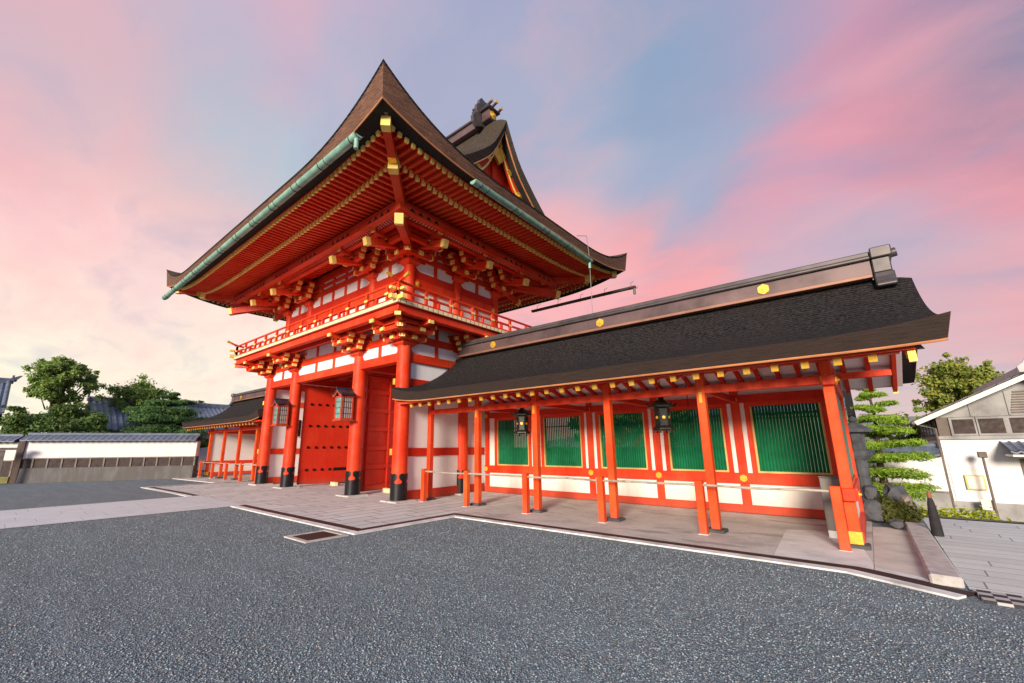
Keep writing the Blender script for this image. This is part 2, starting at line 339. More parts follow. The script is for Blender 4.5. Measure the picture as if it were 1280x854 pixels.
def f_leaf(stops):
    def fn(t, b, vec):
        g = t.n('ShaderNodeNewGeometry')
        n = t.noise(vec, .7, 4, .6)
        f = t.math('ADD', t.math('MULTIPLY', g.outputs['Random Per Island'], .62), t.math('MULTIPLY', n, .4), clamp=True)
        c = t.ramp(f, stops); t.l(c, b.inputs['Base Color']); b.inputs['Roughness'].default_value = .6
        b.inputs['Specular IOR Level'].default_value = .25
        # a little light through the leaves
        tr = t.n('ShaderNodeBsdfTranslucent'); t.l(t.mix(.5, c, (.16, .20, .02)), tr.inputs[0])
        mx = t.n('ShaderNodeMixShader'); mx.inputs[0].default_value = .38
        o = [x for x in t.nt.nodes if x.type == 'OUTPUT_MATERIAL'][0]
        t.l(b.outputs[0], mx.inputs[1]); t.l(tr.outputs[0], mx.inputs[2]); t.l(mx.outputs[0], o.inputs[0])
    return fn
mat('leaf_dark', None, fn=f_leaf([(0.1, (0.061, 0.121, 0.041)), (0.5, (0.135, 0.243, 0.068)), (0.9, (0.27, 0.365, 0.108))]))
mat('leaf_fresh', None, fn=f_leaf([(0.1, (0.117, 0.221, 0.052)), (0.5, (0.247, 0.39, 0.091)), (0.9, (0.442, 0.572, 0.169))]))
mat('leaf_pine', None, fn=f_leaf([(0.1, (0.063, 0.154, 0.063)), (0.5, (0.126, 0.266, 0.098)), (0.9, (0.224, 0.392, 0.126))]))
mat('leaf_lime', None, fn=f_leaf([(0.1, (0.132, 0.275, 0.033)), (0.5, (0.308, 0.506, 0.055)), (0.9, (0.55, 0.704, 0.099))]))
mat('leaf_autumn', None, fn=f_leaf([(0.1, (0.162, 0.257, 0.061)), (0.5, (0.338, 0.419, 0.095)), (0.82, (0.486, 0.459, 0.081)), (1, (0.702, 0.432, 0.068))]))
mat('leaf_hedge', None, fn=f_leaf([(0.1, (0.048, 0.066, 0.018)), (0.5, (0.102, 0.12, 0.03)), (0.9, (0.192, 0.192, 0.042))]))
mat('hedge_yellow', None, fn=f_leaf([(.1, (.24, .34, .02)), (.5, (.46, .54, .03)), (.9, (.66, .70, .06))]))
def f_soil(t, b, vec):
    n = t.noise(vec, 3, 6, .65)
    t.l(t.ramp(n, [(.3, (.10, .085, .05)), (.6, (.16, .16, .07)), (.8, (.10, .14, .04))]), b.inputs['Base Color']); b.inputs['Roughness'].default_value = .95
mat('soil', None, fn=f_soil)
def f_hill(t, b, vec):
    n = t.noise(vec, .05, 5, .6); t.l(t.ramp(n, [(.3, (.20, .21, .24)), (.7, (.30, .29, .31))]), b.inputs['Base Color']); b.inputs['Roughness'].default_value = 1
mat('hill', None, fn=f_hill)

# ------------------------------------------------------------------ mesh helpers
ORG = {}
class MB:
    def __init__(s): s.v = []; s.f = []
    def add(s, vs, fs):
        k = len(s.v); s.v += [Vector(p) for p in vs]; s.f += [tuple(i+k for i in f) for f in fs]; return s
    def box(s, x0, x1, y0, y1, z0, z1):
        x0, x1 = sorted((x0, x1)); y0, y1 = sorted((y0, y1)); z0, z1 = sorted((z0, z1))
        return s.add([(x0, y0, z0), (x1, y0, z0), (x1, y1, z0), (x0, y1, z0), (x0, y0, z1), (x1, y0, z1), (x1, y1, z1), (x0, y1, z1)],
                     [(0, 3, 2, 1), (4, 5, 6, 7), (0, 1, 5, 4), (1, 2, 6, 5), (2, 3, 7, 6), (3, 0, 4, 7)])
    def bar(s, a, b, w, h, w2=None, h2=None, upv=(0, 0, 1)):
        """square bar from a to b, w across, h high"""
        a = Vector(a); b = Vector(b); d = (b-a).normalized(); u = Vector(upv)
        if abs(d.dot(u)) > .98: u = Vector((0, 1, 0))
        sd = d.cross(u).normalized(); u = sd.cross(d).normalized()
        w2 = w if w2 is None else w2; h2 = h if h2 is None else h2
        vs = []
        for p, ww, hh in ((a, w, h), (b, w2, h2)):
            for i, j in ((-1, -1), (1, -1), (1, 1), (-1, 1)): vs.append(p+sd*(i*ww/2)+u*(j*hh/2))
        return s.add(vs, [(0, 1, 2, 3), (7, 6, 5, 4), (0, 4, 5, 1), (1, 5, 6, 2), (2, 6, 7, 3), (3, 7, 4, 0)])
    def tube(s, pts, radii, n=10, cap=True):
        pts = [Vector(p) for p in pts]
        if isinstance(radii, (int, float)): radii = [radii]*len(pts)
        k0 = len(s.v); prev = None
        for i, p in enumerate(pts):
            d = (pts[min(i+1, len(pts)-1)]-pts[max(i-1, 0)]).normalized()
            ref = Vector((0, 0, 1)) if abs(d.z) < .95 else Vector((1, 0, 0))
            if prev is None: sd = d.cross(ref).normalized()
            else: sd = (prev-d*prev.dot(d)).normalized()
            prev = sd; u = d.cross(sd)
            for j in range(n):
                a = 2*PI*j/n; s.v.append(p+(sd*math.cos(a)+u*math.sin(a))*radii[i])
        for i in range(len(pts)-1):
            for j in range(n):
                a = k0+i*n+j; b = k0+i*n+(j+1) % n; s.f.append((a, b, b+n, a+n))
        if cap:
            s.f.append(tuple(k0+j for j in range(n))[::-1]); s.f.append(tuple(k0+(len(pts)-1)*n+j for j in range(n)))
        return s
    def prism(s, poly, o, ax, ay, an, t0, t1):
        """polygon in the plane (ax, ay) at o, extruded along an from t0 to t1"""
        o, ax, ay, an = map(Vector, (o, ax, ay, an)); n = len(poly)
        vs = [o+ax*p[0]+ay*p[1]+an*t for t in (t0, t1) for p in poly]
        fs = [tuple(range(n)), tuple(range(2*n-1, n-1, -1))] + [(i, i+n, (i+1) % n+n, (i+1) % n) for i in range(n)]
        return s.add(vs, fs)
    def lathe(s, prof, c, n=16, rot=0.0):
        c = Vector(c); vs = []; fs = []
        for r, z in prof:
            for j in range(n):
                a = rot+2*PI*j/n; vs.append(c+Vector((r*math.cos(a), r*math.sin(a), z)))
        for i in range(len(prof)-1):
            for j in range(n): fs.append((i*n+j, i*n+(j+1) % n, (i+1)*n+(j+1) % n, (i+1)*n+j))
        fs.append(tuple(range(n))[::-1]); fs.append(tuple((len(prof)-1)*n+j for j in range(n)))
        return s.add(vs, fs)
    def grid(s, rows):
        """sheet through rows of points"""
        k = len(s.v); m = len(rows[0])
        for r in rows: s.v += [Vector(p) for p in r]
        for i in range(len(rows)-1):
            for j in range(m-1): s.f.append((k+i*m+j, k+i*m+j+1, k+(i+1)*m+j+1, k+(i+1)*m+j))
        return s
    def build(s, name, m, parent=None, bevel=0.0, smooth=False, org=None, flip=None):
        me = bpy.data.meshes.new(name)
        base = Vector(org) if org is not None else (ORG.get(parent.name, Vector()) if parent else Vector())
        me.from_pydata([tuple(v-base) for v in s.v], [], s.f); 
        bm = bmesh.new(); bm.from_mesh(me)
        bmesh.ops.recalc_face_normals(bm, faces=bm.faces)
        if bevel:
            es = [e for e in bm.edges if len(e.link_faces) == 2 and e.calc_face_angle(0) > .6]
            bmesh.ops.bevel(bm, geom=es, offset=bevel, segments=1, affect='EDGES', clamp_overlap=True)
        bm.to_mesh(me); bm.free()
        if smooth:
            for p in me.polygons: p.use_smooth = True
            me.set_sharp_from_angle(angle=math.radians(40))
        me.materials.append(MATS[m] if isinstance(m, str) else m)
        o = bpy.data.objects.new(name, me); COL.objects.link(o)
        if parent: o.parent = parent; ORG[o.name] = base
        else: o.location = base; ORG[o.name] = base
        return o

def thing(name, label, cat, loc=(0, 0, 0), group=None):
    o = bpy.data.objects.new(name, None); COL.objects.link(o); o.location = loc; ORG[o.name] = Vector(loc)
    o.empty_display_size = .2; return tag(o, label, cat, group)
def tag(o, label=None, cat=None, group=None, kind=None):
    for k, v in (('label', label), ('category', cat), ('group', group), ('kind', kind)):
        if v: o[k] = v
    return o
def copy_tree(o, parent=None):
    c = o.copy(); COL.objects.link(c)
    if parent: c.parent = parent
    for ch in list(o.children): copy_tree(ch, c)
    return c
def disc(mb, c, nrm, r, t=.02, n=24, lobes=0, depth=.0):
    nrm = Vector(nrm).normalized(); a = nrm.orthogonal().normalized() if abs(nrm.z) > .9 else Vector((0, 0, 1)).cross(nrm).normalized()
    b = nrm.cross(a); poly = []
    m = n if not lobes else lobes*6
    for i in range(m):
        th = 2*PI*i/m; rr = r*(1-depth*(.5+.5*math.cos(lobes*th))) if lobes else r
        poly.append((rr*math.cos(th), rr*math.sin(th)))
    mb.prism(poly, c, a, b, nrm, 0, t)
def medallion(c, nrm, r, parent, name='gold_medallion'):
    mb = MB(); disc(mb, c, nrm, r, .02, 36, 6, .10); n = Vector(nrm).normalized()
    disc(mb, Vector(c)+n*.02, nrm, r*.62, .015, 24); disc(mb, Vector(c)+n*.035, nrm, r*.25, .03, 12)
    return mb.build(name, 'gold', parent)

# ------------------------------------------------------------------ ground
def smooth(t): t = min(1, max(0, t)); return t*t*(3-2*t)
def gz(x, y):
    z = -.012*max(0, -9-x) if x > -40 else -.372
    return z - 1.15*smooth((y-6)/3.5)*smooth((x-10.2)/1.2)
def axis(pts):
    out = []
    for a, b, n in pts: out += [a+(b-a)*i/n for i in range(n)]
    return out+[pts[-1][1]]
mb = MB()
xs = axis([(-600, -60, 5), (-60, -9, 12), (-9, 10, 10), (10, 12.4, 8), (12.4, 40, 8), (40, 600, 5)])
ys = axis([(-400, -12, 5), (-12, 5.6, 10), (5.6, 10, 12), (10, 60, 6), (60, 700, 6)])
mb.grid([[(x, y, gz(x, y)) for x in xs] for y in ys])
tag(mb.build('gravel_ground', 'gravel', smooth=True), kind='structure')
# everything north of the gate line is earth and garden; a sheet just above the gravel
def sheet(name, m, poly, z=.0, kind='structure', th=None, nx=14):
    mb = MB(); n = len(poly)
    if n == 4:
        A, B, C, D = [Vector((p[0], p[1], 0)) for p in poly]; rows = []
        xb = sorted({0, 1}|{(-9-A.x)/(B.x-A.x) for _ in (0,) if A.x < -9 < B.x}|{i/nx for i in range(nx)})
        for j in range(nx+1):
            a = A.lerp(D, j/nx); b = B.lerp(C, j/nx); rows.append([(p.x, p.y, gz(p.x, p.y)+z) for p in (a.lerp(b, q) for q in xb)])
        return tag(mb.grid(rows).build(name, m), kind=kind)
    mb.add([(p[0], p[1], gz(p[0], p[1])+z) for p in poly], [tuple(range(n))])
    if th:
        mb.add([(p[0], p[1], gz(p[0], p[1])+z) for p in poly]+[(p[0], p[1], gz(p[0], p[1])+z-th) for p in poly], [(i, (i+1) % n, (i+1) % n+n, i+n) for i in range(n)])
    return tag(mb.build(name, m), kind=kind)
mb = MB()
xs2 = axis([(-60, -9, 10), (-9, 10, 6), (10, 12.4, 8), (12.4, 40, 6)]); ys2 = axis([(5.62, 10, 12), (10, 70, 8)])
mb.grid([[(x, y, gz(x, y)+.006) for x in xs2] for y in ys2])
tag(mb.build('garden_ground', 'soil', smooth=True), kind='structure')

# gate apron, approach path, corridor floors
sheet('apron_paving', 'apron_paving', [(-13.4, -3.3), (3.12, -3.3), (3.12, 5.6), (-13.4, 5.6)], .012)
sheet('approach_path', 'path_paving', [(-7.15, -60), (-2.95, -60), (-2.95, -3.304), (-7.15, -3.304)], .010)
sheet('corridor_floor', 'concrete', [(3.124, -.62), (11.15, -.62), (11.15, 5.6), (3.124, 5.6)], .012)
sheet('corridor_floor_left', 'concrete', [(-22.5, -.62), (-13.404, -.62), (-13.404, 5.6), (-22.5, 5.6)], .012)
sheet('pale_slab', 'concrete_pale', [(10.0, -.60), (10.98, -.61), (11.145, -.69), (11.145, -.25), (10.98, 1.2), (10.45, 2.2), (9.86, 1.9)], .018)
sheet('side_slab', 'slab_beige', [(11.154, -.50), (11.66, -.77), (11.70, 3.6), (11.154, 3.3)], .016)
sheet('side_slab_border', 'white_stone', [(11.154, -.69), (11.655, -.955), (11.655, -.775), (11.154, -.505)], .018)
sheet('side_paving', 'slab_paving', [(11.98, -1.0), (19, -1.1), (19, 5.75), (12.02, 5.75)], .006)
def strip(name, m, path, off0, off1, z, th=.05):
    """ribbon along a path of points, between two offsets to its right-hand side"""
    P = [Vector((p[0], p[1])) for p in path]; L = []; R = []
    for i, p in enumerate(P):
        d0 = (P[i]-P[i-1]).normalized() if i else None; d1 = (P[i+1]-P[i]).normalized() if i < len(P)-1 else None
        ns = [Vector((d.y, -d.x)) for d in (d0, d1) if d is not None]
        nn = sum(ns, Vector((0, 0))); nn /= (nn.length*nn.length/len(ns)) if len(ns) > 1 else 1
        if len(ns) > 1:
            h = (ns[0]+ns[1]).normalized(); nn = h/max(.3, h.dot(ns[0]))
        L.append(p+nn*off0); R.append(p+nn*off1)
    mb = MB()
    for i in range(len(P)-1):
        q = [L[i], L[i+1], R[i+1], R[i]]
        top = [(a.x, a.y, gz(a.x, a.y)+z) for a in q]; bot = [(a.x, a.y, gz(a.x, a.y)+z-th) for a in q]
        mb.add(top+bot, [(0, 1, 2, 3), (0, 4, 5, 1), (2, 6, 7, 3)]+([(3, 7, 4, 0)] if i == 0 else [])+([(1, 5, 6, 2)] if i == len(P)-2 else []))
    return mb, name, m
edge_path = [(-2.95, -3.30), (3.12, -3.30), (3.12, -.62), (10.98, -.62), (12.02, -1.17)]
tag((lambda r: r[0].build('drain_grating', r[2]))(strip('', 'grate', edge_path, 0.0, .235, .016)), 'rust brown drain grating running along the paved apron and the right hand corridor floor', 'drain')
tag((lambda r: r[0].build('edging_kerb', r[2]))(strip('', 'white_stone', edge_path, .238, .42, .024)), kind='structure')
edge_left = [(-13.4, 5), (-13.4, -3.3), (-7.15, -3.3)]
tag((lambda r: r[0].build('drain_grating', r[2]))(strip('', 'grate', edge_left, 0.0, .235, .016)), 'dark drain grating along the left half of the paved apron', 'drain')
tag((lambda r: r[0].build('edging_kerb_far', r[2]))(strip('', 'white_stone', edge_left, .238, .42, .024)), kind='structure')
tag((lambda r: r[0].build('corridor_kerb_far', r[2]))(strip('', 'white_stone', [(-22.5, -.62), (-13.8, -.62)], .0, .16, .024)), kind='structure')
mb = MB(); mb.box(11.66, 11.95, -.95, 3.75, -.05, .11)
tag(mb.build('kerb_stone', 'granite', bevel=.02), kind='structure')
# inspection cover in the gravel
r = thing('drain_cover', 'rectangular rusty drain cover with a pale stone rim set in the gravel', 'drain cover', (3.1, -4.2, 0))
M = Matrix.Rotation(.06, 4, 'Z')
mb = MB(); x0, x1, y0, y1 = 2.66, 3.52, -4.68, -3.82; w = .10
for b in ((x0, x1, y0, y0+w), (x0, x1, y1-w, y1), (x0, x0+w, y0+w, y1-w), (x1-w, x1, y0+w, y1-w)): mb.box(*b, -.04, .022)
mb.build('stone_rim', 'granite', r, bevel=.006)
mb = MB(); mb.box(x0+w+.004, x1-w-.004, y0+w+.004, y1-w-.004, -.04, .014); mb.build('iron_grate', 'grate', r)
mb = MB(); q = [(12.03, -1.50), (15.5, -1.62), (15.5, -1.16), (11.99, -1.04)]; mb.add([(*p, .028) for p in q]+[(*p, -.05) for p in q], [(0, 1, 2, 3), (0, 4, 5, 1), (3, 2, 6, 7), (0, 3, 7, 4), (1, 5, 6, 2)])
tag(mb.build('grid_cover', 'grid_cover', org=(12.9, -1.4, 0)), 'chequered stone and iron grid cover at the front of the right hand paving', 'drain cover')

# ------------------------------------------------------------------ GATE
GW, GM, GS = 10.25, 5.05, 2.60            # width, middle bay, side bay
GD = 5.476; YM = GD/2
GX = [0, -GS, -GS-GM, -GW]; GY = [0, YM, GD]
gate = thing('gate_tower', 'tall two storey vermilion gate tower with white panels and sweeping bark roof', 'gate', (-GW/2, YM, 0))

def iron_shoe(x, y, R, parent):
    mb = MB(); nT = 96; z0, zf, z1 = .05, .60, .98; nz = 40
    ring = lambda z, r: [(x+r*math.cos(2*PI*j/nT), y+r*math.sin(2*PI*j/nT), z) for j in range(nT)]
    r = R+.018; k = len(mb.v)
    mb.v += [Vector(p) for p in ring(z0, r)]+[Vector(p) for p in ring(.50, r)]
    for j in range(nT): mb.f.append((j, (j+1) % nT, nT+(j+1) % nT, nT+j))
    def inside(s, z):
        s = abs(s)
        if z < .55: return True
        if (s/.13)**2+((z-.60)/.06)**2 < 1.0: return False
        if (s-.125)**2+(z-.755)**2 < .098**2: return True
        return s > .12 and z < .80 or (z < .66 and s > .085)
    per = 2*PI*r/4
    zs = [.50+(z1-.50)*i/nz for i in range(nz+1)]
    base = len(mb.v)
    for z in zs: mb.v += [Vector(p) for p in ring(z, r+.003)]
    for i in range(nz):
        for j in range(nT):
            s = ((j+.5)/nT*2*PI*r) % per; s = s-per/2 if True else s
            # centre of one ornament faces the front
            s = ((j+.5)/nT*2*PI*r) % per - per/2
            if inside(s, (zs[i]+zs[i+1])/2): mb.f.append((base+i*nT+j, base+i*nT+(j+1) % nT, base+(i+1)*nT+(j+1) % nT, base+(i+1)*nT+j))
    used = sorted({i for f in mb.f for i in f}); mp = {a: b for b, a in enumerate(used)}
    mb.v = [mb.v[a] for a in used]; mb.f = [tuple(mp[i] for i in f) for f in mb.f]
    return mb.build('iron_shoe', 'black_iron', parent, smooth=True)

R0 = .245
for iy, y in enumerate(GY):
    for ix, x in enumerate(GX):
        if iy == 1 and False: continue
        mb = MB(); mb.tube([(x, y, .05), (x, y, 1.6), (x, y, 3.4), (x, y, 4.95)], [R0, R0, R0*.99, R0*.95], 40)
        c = mb.build('column', 'vermilion', gate, smooth=True)
        iron_shoe(x, y, R0, c)
        mb = MB(); mb.box(x-.40, x+.40, y-.40, y+.40, -.03, .052); mb.build('plinth_stone', 'granite', c, bevel=.012)
        if iy == 0 and ix in (0, 3):
            for zz in (1.5, 3.75):
                mb = MB(); mb.box(x-.25, x-.15, y-.235, y-.13, zz-.10, zz+.10); mb.build('gold_fitting', 'gold', c, bevel=.008)
# beams at the outside of the lower storey
LOW_BEAMS = [(4.43, 4.73, .30), (5.14, 5.40, .20)]
for z0, z1, w in LOW_BEAMS:
    for y in (0, GD):
        for a, b in zip(GX[:-1], GX[1:]):
            e = R0 if z0 < 5 else .0
            mb = MB(); mb.box(b+e*.9, a-e*.9, y-w/2, y+w/2, z0, z1); mb.build('tie_beam', 'vermilion', gate, bevel=.015)
    for x in (0, -GW):
        for a, b in zip(GY[:-1], GY[1:]):
            e = R0 if z0 < 5 else .0
            mb = MB(); mb.box(x-w/2, x+w/2, a+e*.9, b-e*.9, z0, z1); mb.build('tie_beam', 'vermilion', gate, bevel=.015)
# plaster between the beams and studs on it
mb = MB()
for y in (0, GD): mb.box(-GW+.05, -.05, y-.05, y+.05, 4.73, 5.9)
mb.box(-.05, .05, .05, GD-.05, 4.73, 5.9); mb.box(-GW-.05, -GW+.05, .05, GD-.05, 4.73, 5.9)
mb.build('plaster_frieze', 'plaster', gate)
def stud(x, y, z0, z1, alongx, w=.16, t=.17, m='vermilion'):
    mb = MB()
    if alongx: mb.box(x-w/2, x+w/2, y-t/2, y+t/2, z0, z1)
    else: mb.box(x-t/2, x+t/2, y-w/2, y+w/2, z0, z1)
    return mb.build('stud', m, gate, bevel=.01)
for z0, z1 in ((4.73, 5.14), (5.40, 5.88)):
    for y in (0,):
        for x in (-GS/2, -GS-GM*.36, -GS-GM*.64, -GS*1.5-GM): stud(x, y, z0, z1, True)
    for x in (0, -GW):
        for y in (YM/2, YM*1.5): stud(x, y, z0, z1, False)
# rounded corners of the plaster panels: small red spandrels beside columns
def spandrel(x, y, z, dx, alongx, m='vermilion'):
    mb = MB(); pts = [(0, 0)]+[(.24*(1-math.sin(a)), .24*(1-math.cos(a))) for a in np.linspace(0, PI/2, 7)]
    if alongx: mb.prism([(p[0]*dx, p[1]) for p in pts], (x, y, z), (1, 0, 0), (0, 0, 1), (0, 1, 0), -.075, .075)
    else: mb.prism([(p[0]*dx, p[1]) for p in pts], (x, y, z), (0, 1, 0), (0, 0, 1), (1, 0, 0), -.075, .075)
    return mb.build('spandrel', m, gate)
for x in GX:
    for dx in (-1, 1):
        if (x == 0 and dx == 1) or (x == -GW and dx == -1): continue
        spandrel(x+dx*.22, 0, 4.73, dx, True)
for y in (0, YM):
    for dx in (-1, 1):
        if y == 0 and dx < 0: continue
        spandrel(0, y+dx*.22, 4.73, dx, False)
# side walls of the lower storey
for x in (0, -GW):
    for a, b in ((R0*.9, YM-R0*.9), (YM+R0*.9, GD-R0*.9)):
        mb = MB(); mb.box(x-.06, x+.06, a, b, .02, 4.43); mb.build('wall_panel', 'plaster', gate)
        for z0, z1 in ((.02, .31), (1.36, 1.62), (3.62, 3.88)):
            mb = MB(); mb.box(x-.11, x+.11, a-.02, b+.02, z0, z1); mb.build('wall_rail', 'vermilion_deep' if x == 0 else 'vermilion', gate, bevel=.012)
# inner wall of the side bays, at the middle row of columns
for xa, xb in ((GX[0], GX[1]), (GX[2], GX[3])):
    mb = MB(); mb.box(xb+R0*.9, xa-R0*.9, YM-.06, YM+.06, .02, 4.43); mb.build('wall_panel', 'plaster', gate)
    for z0, z1 in ((.02, .31), (1.36, 1.62), (3.62, 3.88)):
        mb = MB(); mb.box(xb+R0*.85, xa-R0*.85, YM-.11, YM+.11, z0, z1); mb.build('wall_rail', 'vermilion', gate, bevel=.012)
# lintels over the passage and ceiling beams
mb = MB(); mb.box(GX[2]+R0*.8, GX[1]-R0*.8, YM-.16, YM+.16, 4.43, 4.78); mb.build('lintel', 'vermilion_deep', gate, bevel=.02)
for x in (GX[1], GX[2]):
    mb = MB(); mb.box(x-.15, x+.15, R0*.8, YM-R0*.8, 4.45, 4.75); mb.build('cross_beam', 'vermilion_deep', gate, bevel=.02)
for y in (.9, 1.8, 3.6, 4.5):
    mb = MB(); mb.box(-GW+.1, -.1, y-.08, y+.08, 4.80, 4.98); mb.build('ceiling_beam', 'vermilion_deep', gate, bevel=.01)
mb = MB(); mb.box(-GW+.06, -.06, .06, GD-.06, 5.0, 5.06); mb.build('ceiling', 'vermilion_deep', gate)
# the two open door leaves
def leaf(hx, hy, ex, ey, name, studs):
    h = Vector((hx, hy, 0)); e = Vector((ex, ey, 0)); d = (e-h).normalized(); n = Vector((0, 0, 1)).cross(d)
    if n.x < 0: n = -n
    L = (e-h).length
    mb = MB(); mb.bar(h+Vector((0, 0, 2.22)), e+Vector((0, 0, 2.22)), .10, 4.24)
    o = mb.build(name, 'vermilion_deep', gate, bevel=.01)  # deeper red puts the doorway's shade into the leaf's colour
    if studs:
        for z in (.70, 1.66, 2.60, 3.56):
            for i in range(6):
                if z < 1 and i < 2: continue
                c = h+d*(L*(.10+.152*i)); c.z = z
                mb = MB(); disc(mb, c+n*.045, n, .062, .035, 6); disc(mb, c+n*.08, n, .035, .03, 6); mb.build('iron_boss', 'black_iron', o)
        for z in (.70, 3.56):
            mb = MB(); a = h+d*.02; b = h+d*.72; a.z = b.z = z; mb.bar(a+n*.055, b+n*.055, .03, .13); mb.build('iron_strap', 'black_iron', o)
    else:
        for z in (.22, .95, 1.62, 2.32, 3.02, 3.72, 4.22):
            mb = MB(); a = h+d*.02; b = e-d*.02; a.z = b.z = z; mb.bar(a+n*.075, b+n*.075, .07, .16); mb.build('door_rail', 'vermilion_deep', o, bevel=.01)
        for f in (.04, .5, .96):
            mb = MB(); a = h+d*(L*f); b = a.copy(); a.z = .12; b.z = 4.3; mb.bar(a+n*.068, b+n*.068, .06, .14, upv=(1, 0, 0)); mb.build('door_stile', 'vermilion_deep', o, bevel=.01)
    return o
leaf(-7.22, 2.60, -7.62, .42, 'door_leaf', True)
leaf(-2.98, 2.60, -2.74, .42, 'door_leaf', False)
for x, y in ((-6.9, 1.75), (-2.5, 1.4)):
    mb = MB(); mb.bar((x-.28, y+.06, .085), (x+.28, y-.06, .085), .16, .15); tag(mb.build('door_wedge', 'cream_board', org=(x, y, 0), bevel=.01), 'pale timber wedge under the left studded door' if x < -5 else 'pale timber block by the foot of the right door leaf', 'wedge')

# brackets -----------------------------------------------------------------
def block(mb, c, s, h):
    """bearing block: square above, drawn in below"""
    x, y, z = c; a = s/2; b = s*.34
    mb.add([(x-b, y-b, z), (x+b, y-b, z), (x+b, y+b, z), (x-b, y+b, z), (x-a, y-a, z+h*.45), (x+a, y-a, z+h*.45), (x+a, y+a, z+h*.45), (x-a, y+a, z+h*.45),
            (x-a, y-a, z+h), (x+a, y-a, z+h), (x+a, y+a, z+h), (x-a, y+a, z+h)],
           [(0, 3, 2, 1), (0, 1, 5, 4), (1, 2, 6, 5), (2, 3, 7, 6), (3, 0, 4, 7), (4, 5, 9, 8), (5, 6, 10, 9), (6, 7, 11, 10), (7, 4, 8, 11), (8, 9, 10, 11)])
def arm(mb, c, d, l0, l1, z, h, w):
    """boat-shaped bracket arm through c along d, from -l0 to l1, curved up at the ends"""
    d = Vector(d).normalized(); n = Vector((-d.y, d.x, 0)); q = min(.22, (l0+l1)*.2)
    poly = []
    for s, L in ((1, l1),):
        pass
    pts = [(-l0, h), (-l0, h*.55)]+[(-l0+q*(1-math.cos(a)), h*.55*(1-math.sin(a))) for a in np.linspace(.2, PI/2, 5)]
    pts += [(l1-q*(1-math.cos(a)), h*.55*(1-math.sin(a))) for a in np.linspace(PI/2, .2, 5)]+[(l1, h*.55), (l1, h)]
    mb.prism(pts, (c[0], c[1], z), d, (0, 0, 1), n, -w/2, w/2)
def cap(mb, c, d, l, z, h, w):
    """gilded plate on the end of an arm"""
    d = Vector(d).normalized(); p = Vector((c[0], c[1], z))+d*l
    mb.bar(p+Vector((0, 0, h*.60))-d*.05, p+Vector((0, 0, h*.60))+d*.014, w+.02, h*.84)
def bracket(x, y, z0, outs, steps, step, dz, parent, tail=None, span=1.25):
    """outs: outward directions (one on a side, two plus the diagonal on a corner)"""
    arms = MB(); BL = []; CP = []; blk = lambda *a: BL.append(a); cp_ = lambda *a: CP.append(a); w = .165
    blk(x, y, z0, .58, dz*.95)
    corner = len(outs) > 1
    dirs = [(Vector(o).normalized(), 1.0) for o in outs]
    if corner: dirs.append(((Vector(outs[0])+Vector(outs[1])).normalized(), 1.414))
    z = z0+dz*.9
    for k in range(1, steps+1):
        h = dz*.70
        for d, f in dirs:
            l = step*k*f+.14
            arm(arms, (x, y), d, .25, l, z, h, w); cp_((x, y), d, l, z, h, w)
            c = (x+d.x*step*k*f, y+d.y*step*k*f)
            blk(c[0], c[1], z+h, .27, dz*.38)
        for o in outs:
            o = Vector(o); t = Vector((-o.y, o.x, 0))
            for j in range(0, k+1):
                L = span*(.52+.10*(k-j))
                if j == k and k == steps: continue
                c = (x+o.x*step*j, y+o.y*step*j)
                if corner:
                    oo = [Vector(q) for q in outs if Vector(q) != o][0]
                    ext = step*j if False else L
                    arm(arms, c, -oo, .16+ (step*j), L, z+.001, h, w)
                    for s in (L*.86,): blk(c[0]-oo.x*s, c[1]-oo.y*s, z+h, .245, dz*.38)
                    cp_(c, -oo, L, z, h, w)
                else:
                    arm(arms, c, t, L, L, z+.001, h, w)
                    for s in (-L*.86, L*.86): blk(c[0]+t.x*s, c[1]+t.y*s, z+h, .245, dz*.38); cp_(c, t*(1 if s > 0 else -1), L, z, h, w)
        z += dz
    b = arms.build('bracket_set', 'vermilion', parent)
    for q in BL: mb = MB(); block(mb, q[:3], q[3], q[4]); mb.build('bearing_block', 'vermilion', b)
    for q in CP: mb = MB(); cap(mb, *q); mb.build('gilded_cap', 'yellow_paint', b)
    if tail:
        for d, f in dirs:
            tb = MB(); a = Vector((x, y, tail[0]))-d*.3; e = Vector((x, y, tail[1]))+d*(tail[2]*f); tb.bar(a, e, .185, .25)
            t_ = tb.build('tail_rafter', 'vermilion', b, bevel=.01)
            tb = MB(); dd = (e-a).normalized(); tb.bar(e-dd*.16, e+dd*.012, .203, .268); tb.build('gilded_cap', 'yellow_paint', b)
    return b
FR = (0, -1, 0); RT = (1, 0, 0); LT = (-1, 0, 0); BK = (0, 1, 0)
LOWER = [(GX[0], 0, [FR, RT]), (GX[1], 0, [FR]), (GX[2], 0, [FR]), (GX[3], 0, [FR, LT]), (0, YM, [RT]), (-GW, YM, [LT]), (0, GD, [RT, BK]), (-GW, GD, [LT, BK])]
for x, y, outs in LOWER: bracket(x, y, 4.93, outs, 3, .40, .185, gate, span=1.0)
